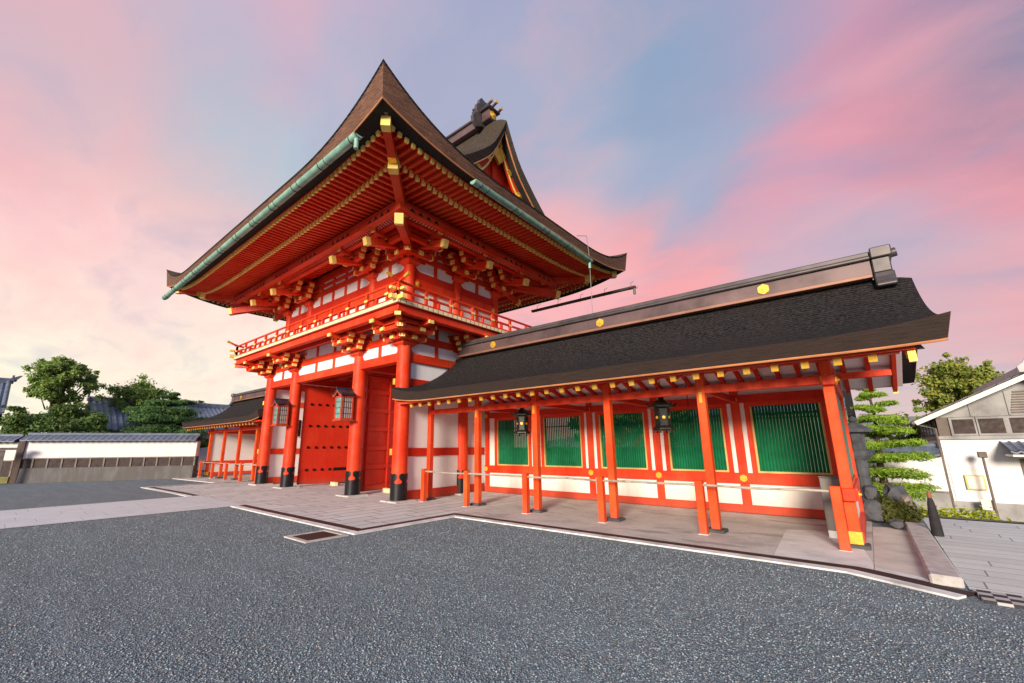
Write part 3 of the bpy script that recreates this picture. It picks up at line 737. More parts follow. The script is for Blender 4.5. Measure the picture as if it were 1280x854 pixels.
# balcony
BO = 1.40; ZB = 5.86
def ring(mb, o, w, z0, z1):
    """rectangular ring beam whose outer face stands o outside the column lines"""
    x0, x1, y0, y1 = -GW-o, o, -o, GD+o
    mb.box(x0, x1, y0, y0+w, z0, z1); mb.box(x0, x1, y1-w, y1, z0, z1); mb.box(x0, x0+w, y0+w, y1-w, z0, z1); mb.box(x1-w, x1, y0+w, y1-w, z0, z1)
def side_beams(name, m, o, w, z0, z1, ext=0.0, bevel=.012, parent=None):
    x0, x1, y0, y1 = -GW-o, o, -o, GD+o; out = []
    for b in ((x0-ext, x1+ext, y0, y0+w), (x0-ext, x1+ext, y1-w, y1)):
        mb = MB(); mb.box(b[0], b[1], b[2], b[3], z0, z1); out.append(mb.build(name, m, parent or gate, bevel=bevel))
    for b in ((x0, x0+w), (x1-w, x1)):
        mb = MB(); mb.box(b[0], b[1], y0+w+.003 if not ext else y0-ext, y1-w-.003 if not ext else y1+ext, z0+.002, z1-.002); out.append(mb.build(name, m, parent or gate, bevel=bevel))
    return out
side_beams('balcony_beam', 'vermilion', 1.28, .20, 5.60, 5.84)
side_beams('balcony_joist', 'vermilion_deep', .72, .16, 5.62, 5.82)
mb = MB(); ring(mb, BO-.05, BO-.02, 5.842, 5.856); mb.build('balcony_soffit', 'vermilion_deep', gate)
mb = MB(); ring(mb, BO, BO+.3, ZB, ZB+.11); bal = mb.build('balcony_floor', 'cream_board', gate)
# board ends: dark joints in the cream edge on the side, long fascia at the front
for i in range(38):
    mb = MB(); y = -BO+.1+i*.215; mb.box(BO+.002, BO+.006, y, y+.012, ZB+.005, ZB+.105); mb.build('board_joint', 'wood', bal)
# railing
def railing():
    o = BO-.10; x0, x1, y0, y1 = -GW-o, o, -o, GD+o; zf = ZB+.11
    rail = MB(); rail.box(x0, x1, y0-.05, y0+.05, zf, zf+.08); root = rail.build('railing', 'vermilion', gate, bevel=.008)
    for a, b, t in (((x1, y0), (x1, y1), 1), ((x0, y0), (x0, y1), 1), ((x0, y1), (x1, y1), 0)):
        mb = MB(); mb.bar((a[0], a[1]+(.052 if t else 0), zf+.04), (b[0], b[1], zf+.04), .10, .08); mb.build('bottom_rail', 'vermilion', root)
    for (ax, ay), (bx, by) in (((x0, y0), (x1, y0)), ((x1, y0), (x1, y1)), ((x0, y0), (x0, y1))):
        d = Vector((bx-ax, by-ay, 0)); L = d.length; d.normalize()
        a = Vector((ax, ay, 0)); b = Vector((bx, by, 0)); zoff = .0 if d.x else .012
        mb = MB(); mb.bar(a-d*.30+Vector((0, 0, zf+.30+zoff)), b+d*.30+Vector((0, 0, zf+.30+zoff)), .09, .06); mb.build('middle_rail', 'vermilion', root, bevel=.006)
        pts = []; rad = []
        for s in np.linspace(-.45, L+.45, 60):
            e = max(0, .25-s, s-(L-.25)); pts.append(a+d*s+Vector((0, 0, zf+.56+zoff+.30*e**1.7))); rad.append(.042)
        mb = MB(); mb.tube(pts, rad, 10); mb.build('top_rail', 'vermilion', root, smooth=True)
        gc = MB(); gm = MB()
        for P, dd in ((a, -d), (b, d)):
            gc.tube([P+dd*(.26+.1*i)+Vector((0, 0, zf+.56+zoff+.30*(max(0, .51+.1*i-.0)-.0)**1.7)) for i in range(3)], .052, 10)
            gm.bar(P+dd*.14+Vector((0, 0, zf+.30+zoff)), P+dd*.315+Vector((0, 0, zf+.30+zoff)), .112, .08)
        gc.build('rail_cap', 'gold', root); gm.build('rail_cap', 'yellow_paint', root)
        nb = int(round(L/.55)); 
        for i in range(nb+1):
            p = a+d*(L*i/nb); tall = i % 2 == 0
            mb = MB(); mb.bar(p+Vector((0, 0, zf+.08)), p+Vector((0, 0, zf+(.54 if tall else .27))), .085, .085); mb.build('baluster', 'vermilion', root)
            if tall:
                mb = MB(); mb.bar(p-d*.09+Vector((0, 0, zf+.30+zoff)), p+d*.09+Vector((0, 0, zf+.30+zoff)), .10, .07); mb.build('gold_plate', 'yellow_paint', root)
    # the corner foot with gilded block ends
    for c, dx in (((x1, y0), 1), ((x0, y0), -1)):
        mb = MB(); mb.bar((c[0]-.1*dx, c[1], zf+.045), (c[0]+.30*dx, c[1], zf+.045), .15, .13); mb.bar((c[0], c[1]+.1, zf+.0455), (c[0], c[1]-.30, zf+.0455), .15, .13)
        mb.build('corner_cap', 'yellow_paint', root)
railing()

# upper storey ---------------------------------------------------------------
IN = .40
UX = [-IN, -GS, -GS-GM, -GW+IN]; UY = [IN, YM, GD-IN]
mb = MB(); mb.box(UX[3]-.06, UX[0]+.06, UY[0]-.06, UY[2]+.06, ZB+.11, 9.35); mb.build('upper_wall', 'plaster', gate)
for y in UY:
    for x in UX:
        if y == YM and x not in (UX[0], UX[3]): continue
        mb = MB(); mb.tube([(x, y, ZB+.11), (x, y, 8.12)], [.205, .20], 28); mb.build('upper_column', 'vermilion', gate, smooth=True)
def belt(z0, z1, t, m='vermilion', name='belt_beam'):
    o = -IN+t
    side_beams(name, m, o, .22, z0, z1)
belt(ZB+.14, ZB+.40, .10); belt(7.22, 7.64, .15); belt(7.642, 7.96, .11, 'vermilion_deep', 'upper_panel')
belt(8.40, 8.665, .11); belt(8.77, 8.94, .11); belt(9.04, 9.40, .11)
# red boarding and doors below the belt
side_beams('upper_boarding', 'vermilion', -IN+.085, .10, 6.26, 6.40)
def studs_up(z0, z1):
    for y in (UY[0]-.06,):
        for x in (-GS*.5-IN*.5, -GS-GM*.2, -GS-GM*.4, -GS-GM*.6, -GS-GM*.8, -GS*1.5-GM+IN*.5):
            mb = MB(); mb.box(x-.075, x+.075, y-.045, y+.02, z0, z1); mb.build('stud', 'vermilion', gate)
    for x, s in ((UX[0]+.06, 1), (UX[3]-.06, -1)):
        for y in (IN+(YM-IN)*.5, YM+(YM-IN)*.5):
            mb = MB(); mb.box(x-.02*s, x+.045*s, y-.075, y+.075, z0, z1); mb.build('stud', 'vermilion', gate)
studs_up(7.96, 9.04); studs_up(6.40, 7.22)
for x in UX:
    for dx in (-1, 1):
        if (x == UX[0] and dx == 1) or (x == UX[3] and dx == -1): continue
        mb = MB(); pts = [(0, 0)]+[(.22*(1-math.sin(a)), .24*(1-math.cos(a))) for a in np.linspace(0, PI/2, 7)]
        mb.prism([(p[0]*dx, p[1]) for p in pts], (x+dx*.19, UY[0]-.06, 7.96), (1, 0, 0), (0, 0, 1), (0, 1, 0), -.04, .02); mb.build('spandrel', 'vermilion', gate)
for y in UY:
    for dx in (-1, 1):
        if (y == UY[0] and dx == -1) or (y == UY[2] and dx == 1): continue
        mb = MB(); pts = [(0, 0)]+[(.22*(1-math.sin(a)), .24*(1-math.cos(a))) for a in np.linspace(0, PI/2, 7)]
        mb.prism([(p[0]*dx, p[1]) for p in pts], (UX[0]+.06, y+dx*.19, 7.96), (0, 1, 0), (0, 0, 1), (1, 0, 0), -.02, .04); mb.build('spandrel', 'vermilion', gate)
for y in (IN+.25, YM, GD-IN-.2): medallion((-IN+.15, y, 7.44), (1, 0, 0), .11, gate)
for x in UX: medallion((x, IN-.15, 7.44), (0, -1, 0), .11, gate)
UPPER = [(UX[0], UY[0], [FR, RT]), (UX[1], UY[0], [FR]), (UX[2], UY[0], [FR]), (UX[3], UY[0], [FR, LT]), (UX[0], YM, [RT]), (UX[3], YM, [LT]), (UX[0], UY[2], [RT, BK]), (UX[3], UY[2], [LT, BK])]
for x, y, outs in UPPER: bracket(x, y, 8.10, outs, 3, .50, .235, gate, tail=(8.92, 8.36, 1.90), span=1.15)

# eaves: purlin, two rows of rafters, boards
EO = 4.094; A_, B_ = GW/2+EO, GD/2+EO; CX, CY = -GW/2, GD/2
side_beams('eave_purlin', 'vermilion', 1.68, .22, 8.70, 8.93)
side_beams('purlin_trim', 'vermilion_deep', 1.71, .05, 8.934, 8.985)
side_beams('eave_purlin', 'vermilion', 1.02, .20, 8.86, 9.05)
def purlin_marks():
    o = 1.683
    for o0, d, nn, L in (((-GW, 0, 0), (1, 0, 0), (0, -1, 0), GW), ((0, 0, 0), (0, 1, 0), (1, 0, 0), GD)):
        o0, d, nn = map(Vector, (o0, d, nn)); mb = MB(); s = -1.2; k = 0
        while s < L+1.2:
            if k % 7 < 4: mb.prism([(-.10, 0), (.10, 0), (0, .13)], o0+d*s+nn*o+Vector((0, 0, 8.755)), d, (0, 0, 1), nn, 0, .006)
            s += .33; k += 1
        mb.build('purlin_pattern', 'near_black', gate)
        wb = MB(); rb = MB(); q = np.linspace(0, 1, 7)
        prof = [(1.04+.44*t, 8.90+.06*math.sin(PI*t)+.02*t) for t in q]
        wb.grid([[o0+d*s+nn*a+Vector((0, 0, z+.03)) for a, z in prof] for s in (-1.0, L+1.0)]); wb.build('ribbed_cove', 'plaster', gate)
        s = -1.0
        while s < L+1.0:
            rb.tube([o0+d*s+nn*a+Vector((0, 0, z)) for a, z in prof], .028, 5); s += .13
        rb.build('cove_ribs', 'vermilion', gate)
purlin_marks()
def lift(s, d): return 1.13*max(0, 1-s/4.5)**2.6*max(0, 1-d/5.0)
def corner_dist(p, o):
    """distance along an eave at offset o from the nearest corner; p = point (x, y)"""
    dx = GW/2+o-abs(p[0]-CX); dy = GD/2+o-abs(p[1]-CY); return max(min(dx, 99), dy) if True else 0
def zr(o, s):
    """height of the rafters' underside at offset o outside the columns and s metres from the corner along the eave"""
    base = 9.24-.115*max(0, o) if o < 2.65 else 8.935+.07*(o-2.65)
    u = max(0, 1-s/4.3)**2.4
    return base+u*(.38*smooth(max(0, o-.8)/2.75))
def side_frames():
    # origin corner, direction along the eave, outward, length at column line
    return [(Vector((-GW, 0, 0)), Vector((1, 0, 0)), Vector((0, -1, 0)), GW), (Vector((0, 0, 0)), Vector((0, 1, 0)), Vector((1, 0, 0)), GD),
            (Vector((0, GD, 0)), Vector((-1, 0, 0)), Vector((0, 1, 0)), GW), (Vector((-GW, GD, 0)), Vector((0, -1, 0)), Vector((-1, 0, 0)), GD)]
SP = .218
rest_f = MB(); rest_b = MB(); rest_c = MB(); todo = []
for si, (o0, d, n, L) in enumerate(side_frames()):
    for kind, oa, ob, w, h in (('base_rafter', .0, 2.66, .092, .15), ('flying_rafter', 2.3, 3.50, .085, .12)):
        full = L+2*ob-.35; cnt = int(full/SP); 
        for i in range(cnt+1):
            s = -ob+.18+(full)*i/cnt          # along, measured from o0
            e = min(s, L-s)                    # negative: beyond the column line
            start = max(oa, -e+.06)            # stop at the hip
            if start > ob-.1: continue
            sc = e+ob; 
            za = zr(start, e+start); zb = zr(ob, sc); add = .062 if kind == 'flying_rafter' else .0
            a = o0+d*s+n*start+Vector((0, 0, za+h/2+add)); b = o0+d*s+n*ob+Vector((0, 0, zb+h/2+add*.6))
            todo.append((kind, si, (b-CAM).length, a, b, w, h))
def rafter(kind, a, b, w, h):
    mb = MB(); mb.bar(a, b, w, h); r_ = mb.build(kind, 'vermilion', gate)
    mb = MB(); dd = (b-a).normalized(); mb.bar(b-dd*.05, b+dd*.022, w+.022, h+.024); mb.build('gilded_end', 'yellow_paint', r_)
for kind, rest in (('base_rafter', rest_b), ('flying_rafter', rest_f)):
    lst = sorted([t for t in todo if t[0] == kind], key=lambda t: (t[1] > 1, t[2]))
    for t in lst[:100]: rafter(kind, *t[3:])
    for t in lst[100:]:
        rest.bar(t[3], t[4], t[5], t[6]); dd = (t[4]-t[3]).normalized(); rest_c.bar(t[4]-dd*.05, t[4]+dd*.022, t[5]+.022, t[6]+.024)
tag(rest_b.build('further_base_rafters', 'vermilion', gate), kind='stuff'); tag(rest_f.build('further_flying_rafters', 'vermilion', gate), kind='stuff')
tag(rest_c.build('further_gilded_ends', 'yellow_paint', gate), kind='stuff')
def eave_sheet(name, m, oa, ob, dz, n=40, parent=None, no=5):
    mb = MB()
    for o0, d, nn, L in side_frames():
        rows = []
        for j in range(no+1):
            o = oa+(ob-oa)*j/no
            row = []
            for i in range(n+1):
                tt = i/n; tt = .5-.5*math.cos(PI*tt)*(.75)-.5*(1-2*tt)*.25
                s = -o+(L+2*o)*tt; e = min(s, L-s); row.append(o0+d*s+nn*o+Vector((0, 0, zr(o, e+o)+dz)))
            rows.append(row)
        mb.grid(rows)
    return mb.build(name, m, parent or gate, smooth=True)
eave_sheet('eave_boards', 'vermilion', 0.0, 2.66, .152, no=6)
eave_sheet('eave_boards', 'vermilion', 2.45, 3.54, .178, no=4)
# long boards over the rafter ends
def eave_rail(name, m, o, w, z0, h):
    for o0, d, nn, L in side_frames():
        rows = []
        pts = []
        n = 56
        for i in range(n+1):
            tt = i/n; s = -o+(L+2*o)*tt; e = min(s, L-s); pts.append((o0+d*s+nn*o, zr(o, e+o)))
        mb = MB(); vs = []; 
        for p, z in pts:
            for dw, dh in ((-w, 0), (0, 0), (0, h), (-w, h)): vs.append(p+nn*dw+Vector((0, 0, z+z0+dh)))
        fs = []
        for i in range(n):
            for j in range(4): fs.append((i*4+j, i*4+(j+1) % 4, i*4+4+(j+1) % 4, i*4+4+j))
        fs += [(0, 1, 2, 3), (n*4+3, n*4+2, n*4+1, n*4)]
        mb.add(vs, fs); mb.build(name, m, gate)
eave_rail('flying_eave_board', 'vermilion', 2.60, .10, .154, .05)
eave_rail('eave_board', 'vermilion', 3.54, .12, .158, .09)
# hip rafters with gilded tips
for sx, sy, cx, cy in ((1, -1, 0, 0), (-1, -1, -GW, 0), (1, 1, 0, GD), (-1, 1, -GW, GD)):
    d = Vector((sx, sy, 0))
    root = None
    for oa, ob, dz, w, h, gl in ((.2, 2.72, -.10, .24, .34, .22), (2.2, 3.62, .0, .20, .28, .20)):
        a = Vector((cx, cy, zr(oa, 0)+dz-.06))+d*oa; pts = [Vector((cx, cy, zr(oa+(ob-oa)*k/5, 0)+dz))+d*(oa+(ob-oa)*k/5) for k in range(6)]
        mb = MB()
        for p, q in zip(pts[:-1], pts[1:]): mb.bar(p, q+(q-p)*.02, w, h)
        hr = mb.build('hip_rafter', 'vermilion', gate if root is None else root)
        if root is None: root = hr
        q = pts[-1]; dd = (pts[-1]-pts[-2]).normalized()
        mb = MB(); mb.bar(q-dd*gl, q+dd*.02, w+.03, h+.03); 
        mb.build('gilded_tip', 'yellow_paint', root)
        mb = MB(); q2 = pts[2]; mb.bar(q2-dd*.16, q2+dd*.16, w+.022, h+.022); mb.build('gilded_band', 'gold', root)
    mb = MB(); q = pts[-1]; mb.bar(q-dd*.2+Vector((0, 0, .17)), q+dd*.10+Vector((0, 0, .17)), .30, .06); mb.build('lead_cap', 'steel', root)
    # the two stepped brackets seen under the corner
    mb = MB(); e = Vector((cx, cy, 8.30))+d*1.72; mb.bar(Vector((cx, cy, 8.78))-d*.3, e, .24, .30); cb = mb.build('corner_tail_rafter', 'vermilion', gate)
    mb = MB(); dd = (e-Vector((cx, cy, 8.78))).normalized(); mb.bar(e-dd*.16, e+dd*.02, .262, .322); mb.build('gilded_tip', 'yellow_paint', cb)

# bark roof --------------------------------------------------------------------
def fz(d): return 9.37+.40*d+.006*d**3+.6*max(0, 1-(B_-d)/.9)**1.5
def roof_z(x, y):
    dx = A_-abs(x-CX); dy = B_-abs(y-CY); d = max(0, min(dx, dy)); s = max(dx, dy); return fz(d)+lift(s, d)
XV = GW/2+2.36      # verge of the gable
def edge_samples(a, b):
    """dense near both ends"""
    t = np.linspace(0, 1, 61); t = t-.055*np.sin(4*PI*t)/1.0*0; return [a+(b-a)*(.5-.5*math.cos(PI*q))*.5+(b-a)*q*.5 for q in t]
def lower_roof():
    mb = MB(); nd = 9; depth = 3.05
    sides = [((-1, -1), (1, -1)), ((1, -1), (1, 1)), ((1, 1), (-1, 1)), ((-1, 1), (-1, -1))]
    edge = MB(); strip_ = MB(); under = MB()
    for c0, c1 in sides:
        rows = []; e_top = []; e_bot = []; e_low = []
        for k in range(nd+1):
            d = depth*k/nd; x0, y0 = CX+c0[0]*(A_-d), CY+c0[1]*(B_-d); x1, y1 = CX+c1[0]*(A_-d), CY+c1[1]*(B_-d)
            rows.append([(x, y, roof_z(x, y)) for x, y in zip(edge_samples(x0, x1), edge_samples(y0, y1))])
        mb.grid(rows)
        for ins, dst in ((0, e_top), (.03, e_bot), (.12, e_low)):
            x0, y0 = CX+c0[0]*(A_-ins), CY+c0[1]*(B_-ins); x1, y1 = CX+c1[0]*(A_-ins), CY+c1[1]*(B_-ins)
            for (x, y) in zip(edge_samples(x0, x1), edge_samples(y0, y1)):
                l = lift(max(A_-abs(x-CX), B_-abs(y-CY)), 0); t_ = {0: 0, .03: -.045, .12: -.29-.57*l/1.13}[ins]
                dst.append((x, y, 9.37+l+t_))
        edge.grid([e_bot, e_low]); strip_.grid([e_top, e_bot])
        # underside, back to the eave board
        x0, y0 = CX+c0[0]*(A_-.66), CY+c0[1]*(B_-.66); x1, y1 = CX+c1[0]*(A_-.66), CY+c1[1]*(B_-.66)
        inner = []
        for (x, y) in zip(edge_samples(x0, x1), edge_samples(y0, y1)):
            s = max(A_-abs(x-CX), B_-abs(y-CY)); inner.append((x, y, zr(3.43, s)+.24))
        lip = [(Vector(p)+(Vector((CX, CY, p[2]))-Vector(p)).normalized()*.0) for p in e_low]
        under.grid([lip, inner])
    r_ = mb.build('bark_roof', 'bark_gate', gate, smooth=True)
    edge.build('roof_edge', 'bark_edge', r_, smooth=True); strip_.build('roof_edge_shingle', 'bark_roof', r_)
    under.build('roof_underside', 'near_black', r_)  # dark band below the edge: shade held in the colour
    # copper line under the thatch edge
    return r_
roof = lower_roof()
for c0, c1 in [((-1, -1), (1, -1)), ((1, -1), (1, 1))]:
    pts = []
    for x, y in zip(edge_samples(CX+c0[0]*(A_-.125), CX+c1[0]*(A_-.125)), edge_samples(CY+c0[1]*(B_-.125), CY+c1[1]*(B_-.125))):
        l = lift(max(A_-abs(x-CX), B_-abs(y-CY)), 0); pts.append((x, y, 9.37+l-.29-.57*l/1.13-.01))
    mb = MB(); mb.tube(pts, .022, 6); mb.build('edge_batten', 'copper_strip', roof, smooth=True)
# gable roof
def gz_roof(x, y):
    ax = abs(x-CX); dy = B_-abs(y-CY)
    z = fz(dy)+.02
    q = max(0, ax-(XV-.75))/.75; z -= .36*q*q
    q2 = max(0, 1-(B_-dy)/.9) if False else 0
    return z
def gable_roof():
    top = MB(); low = MB(); edge = MB(); rows = []; rows2 = []
    ys_ = [CY+s for s in np.linspace(-(B_-1.55), B_-1.55, 45)]
    xs_ = [CX-XV, CX-XV+.1, CX-XV+.25, CX-XV+.45, CX-XV+.75]+[CX+q for q in np.linspace(-XV+1.4, XV-1.4, 16)]+[CX+XV-.75, CX+XV-.45, CX+XV-.25, CX+XV-.1, CX+XV]
    for y in ys_: rows.append([(x, y, gz_roof(x, y)) for x in xs_])
    top.grid(rows); r_ = top.build('bark_roof', 'bark_gate', gate, smooth=True)
    for s in (-1, 1):
        edge = MB(); low = MB()
        f0 = [(CX+s*XV, y, gz_roof(CX+s*XV, y)) for y in ys_]
        f1 = [(CX+s*(XV-.10), y, gz_roof(CX+s*XV, y)-.42) for y in ys_]
        f2 = [(CX+s*(XV-.55), y, gz_roof(CX, y)-.75) for y in ys_]
        edge.grid([f0, f1]); low.grid([f1, f2])
        vb = MB(); vb.tube([(p[0]-s*.02, p[1], p[2]-.012) for p in f1], .03, 6); vb.build('verge_batten', 'copper_strip', r_)
        edge.build('verge_edge', 'bark_gate', r_, smooth=True); low.build('roof_underside', 'near_black', r_)
    return r_
gable = gable_roof()
def gable_wall(s):
    """triangular gable with gilded bargeboards, set back under the verge"""
    X = CX+s*(GW/2+1.55); yb = [CY+q for q in np.linspace(-4.3, 4.3, 41)]
    mb = MB(); low = 10.6
    poly = [(y-CY, max(low, gz_roof(CX, y)-.6)) for y in yb]
    mb.prism([(-4.3, low)]+poly+[(4.3, low)], (X, CY, 0), (0, 1, 0), (0, 0, 1), (s, 0, 0), -.06, .06); g = mb.build('gable_wall', 'vermilion', gate)
    xb = X+s*.30
    def board(o0, o1, m, name, x, t):
        mb = MB()
        for sy in (-1, 1):
            ysq = np.linspace(0, 4.5, 26)
            a = [(sy*q, gz_roof(CX, CY+q)-o0) for q in ysq]; b = [(sy*q, gz_roof(CX, CY+q)-o1) for q in ysq[::-1]]
            vs = []; fs = []
            for i in range(26):
                for xx in (0, t*s):
                    vs.append((x+xx, CY+a[i][0], a[i][1])); vs.append((x+xx, CY+a[i][0], a[i][1]-(o1-o0)))
            for i in range(25):
                k = i*4; fs += [(k, k+4, k+5, k+1), (k+2, k+3, k+7, k+6), (k, k+2, k+6, k+4), (k+1, k+5, k+7, k+3)]
            fs += [(0, 1, 3, 2), (100, 102, 103, 101)]
            mb.add(vs, fs)
        return mb.build(name, m, g)
    board(.62, 1.20, 'vermilion', 'bargeboard', xb, .10)
    board(.60, .74, 'yellow_paint', 'gilded_edge', xb+s*.102, .03); board(1.10, 1.22, 'yellow_paint', 'gilded_edge', xb+s*.102, .03)
    for yy in (0, -1.25, 1.25, -2.6, 2.6):
        z = gz_roof(CX, CY+yy)-(.98 if yy else 1.15); medallion((xb+s*.10, CY+yy, z), (s, 0, 0), .24 if yy == 0 else .19, g)
    # gilded cloud ends and the hanging pendant (gegyo)
    mb = MB()
    pend = [(0, .0), (.16, -.04), (.26, -.16), (.40, -.20), (.42, -.36), (.30, -.44), (.26, -.60), (.13, -.70), (0, -.86)]
    pend = pend+[(-x, z) for x, z in pend[-2:0:-1]]
    mb.prism(pend, (xb+s*.02, CY, gz_roof(CX, CY)-1.30), (0, 1, 0), (0, 0, 1), (s, 0, 0), 0, .10); mb.build('gilded_pendant', 'gold', g)
    for sy in (-1, 1):
        for yy, rr in ((3.3, .22), (3.62, .20), (.62, .15)):
            mb = MB(); disc(mb, (xb+s*.10, CY+sy*yy, gz_roof(CX, CY+yy)-.98), (s, 0, 0), rr, .035, 24, 7, .25); mb.build('gilded_scroll', 'gold', g)
    mb = MB(); mb.box(X-.12, X+.20*s+.0, CY-2.6, CY+2.6, 11.5, 11.75); mb.build('gable_beam', 'vermilion', g)
    mb = MB(); mb.box(X-.1, X+.16*s, CY-.13, CY+.13, 11.76, 13.2); mb.build('gable_strut', 'vermilion', g)
for s in (1, -1): gable_wall(s)
# main ridge with end ornament
ZR = gz_roof(CX, CY)
mb = MB(); hl = GW/2+1.05
prof = lambda z0, z1, w: (mb.box(CX-hl, CX+hl, CY-w/2, CY+w/2, z0, z1))
prof(ZR-.14, ZR+.10, .66); ridge = mb.build('main_ridge', 'ridge_wood', gate, bevel=.01)
mb = MB(); mb.box(CX-hl+.02, CX+hl-.02, CY-.20, CY+.20, ZR+.102, ZR+.36); mb.build('ridge_body', 'ridge_wood', ridge)
mb = MB(); mb.box(CX-hl, CX+hl, CY-.29, CY+.29, ZR+.362, ZR+.46); mb.build('ridge_cap', 'ridge_metal', ridge, bevel=.02)
for s in (1, -1):
    xe = CX+s*hl
    mb = MB()
    for k, (z0, z1) in enumerate(((.44, .56), (.61, .73), (.78, .90), (.95, 1.07))): mb.box(xe-s*.42, xe+s*.02, CY-.26+.02*k, CY+.26-.02*k, ZR+z0+.02, ZR+z1)
    orn = mb.build('ridge_end', 'ridge_metal', ridge, bevel=.02)
    # scrolled ogre board
    half = [(0, 1.20), (.22, 1.26), (.34, 1.12), (.36, .9), (.50, .80), (.52, .55), (.44, .42), (.62, .30), (.74, .10), (.70, -.14), (.52, -.30), (.34, -.22), (.2, -.1)]
    poly = half+[(-a, b) for a, b in half[::-1]][:-1]
    mb = MB(); mb.prism(poly, (xe+s*.03, CY, ZR), (0, 1, 0), (0, 0, 1), (s, 0, 0), 0, .14); mb.build('ornament_board', 'ridge_metal', orn)
    mb = MB(); mb.box(xe+s*.171, xe+s*.60, CY-.23, CY+.23, ZR+.05, ZR+.50); mb.build('ornament_box', 'ridge_wood', orn, bevel=.03)
    mb = MB(); mb.box(xe+s*.172, xe+s*.72, CY-.36, CY+.36, ZR+.502, ZR+.57); mb.build('ornament_lid', 'ridge_metal', orn, bevel=.03)
    for dy in (-.30, 0, .30):
        h = .76 if dy == 0 else .64
        mb = MB(); mb.tube([(xe+s*.18, CY+dy, ZR+h-.1), (xe+s*.5, CY+dy, ZR+h-.06), (xe+s*.82, CY+dy, ZR+h+.06)], .055, 12); mb.build('bird_perch_tile', 'ridge_metal', orn, smooth=True)
        mb = MB(); disc(mb, (xe+s*.80, CY+dy, ZR+h+.06), (s, 0, .15), .075, .03, 20); mb.build('gilded_crest', 'gold', orn)
    medallion((xe+s*.60, CY, ZR+.30), (s, 0, 0), .19, orn)
# copper gutters hung below the eave
def gutter(a, b, name='gutter', m='copper'):
    a = Vector(a); b = Vector(b); d = (b-a).normalized(); n = Vector((d.y, -d.x, 0)); mb = MB(); vs = []; fs = []
    K = 9; R1, R2 = .115, .10
    for p in (a, b):
        for R in (R1, R2):
            for k in range(K):
                th = PI*k/(K-1); vs.append(p+n*(R*math.cos(th))+Vector((0, 0, -R*math.sin(th))))
    for R in (0, 1):
        o = R*K
        for k in range(K-1): fs.append((o+k, o+k+1, 2*K+o+k+1, 2*K+o+k))
    for k in (0, K-1): fs.append((k, K+k, 3*K+k, 2*K+k))
    for p in (0, 2*K): fs += [tuple(p+k for k in range(K))]
    mb.add(vs, fs); g = mb.build(name, m, gate, smooth=True)
    L = (b-a).length; cnt = int(L/1.45)
    for i in range(cnt+1):
        p = a+d*(.25+(L-.5)*i/cnt)
        mb = MB(); mb.tube([p+n*(.12*math.cos(t))+Vector((0, 0, -.12*math.sin(t))) for t in np.linspace(0, PI, 9)], .012, 6)
        mb.tube([p-n*.12, p-n*.12+Vector((0, 0, .25)), p-n*.45+Vector((0, 0, .42))], .010, 6); mb.build('gutter_hook', 'black_iron', g)
        mb = MB(); mb.tube([p+n*(.119*math.cos(t))+d*.3+Vector((0, 0, -.119*math.sin(t))) for t in np.linspace(0, PI, 9)], .009, 6); mb.build('gutter_seam', 'black_iron', g)
    return g
gf = gutter((-GW-3.0, -EO-.07, 8.70), (3.35, -EO-.07, 8.80))
gs = gutter((EO+.07, -1.10, 8.80), (EO+.07, 5.60, 8.72))
gb = gutter((-1.5, GD+EO+.07, 8.86), (4.3, GD+EO+.07, 8.80), m='ridge_metal')
for g, p in ((gf, (3.30, -EO-.07, 8.74)), (gs, (EO+.07, 5.52, 8.66)), (gb, (4.24, GD+EO+.07, 8.72))):
    mb = MB(); mb.tube([p, (p[0], p[1], p[2]-.30)], .055, 10); mb.build('outlet', 'ridge_metal' if g is gb else 'copper', g, smooth=True)
mb = MB(); mb.tube([(EO+.07, 5.52, 8.4), (EO+.06, 5.53, 6.2), (EO+.05, 5.55, 4.0)], .010, 6); mb.tube([(EO+.07, 5.52, 8.9), (EO+.02, 5.5, 9.75), (EO-.4, 5.5, 9.9)], .012, 6)
mb.build('lightning_cable', 'steel', gate)

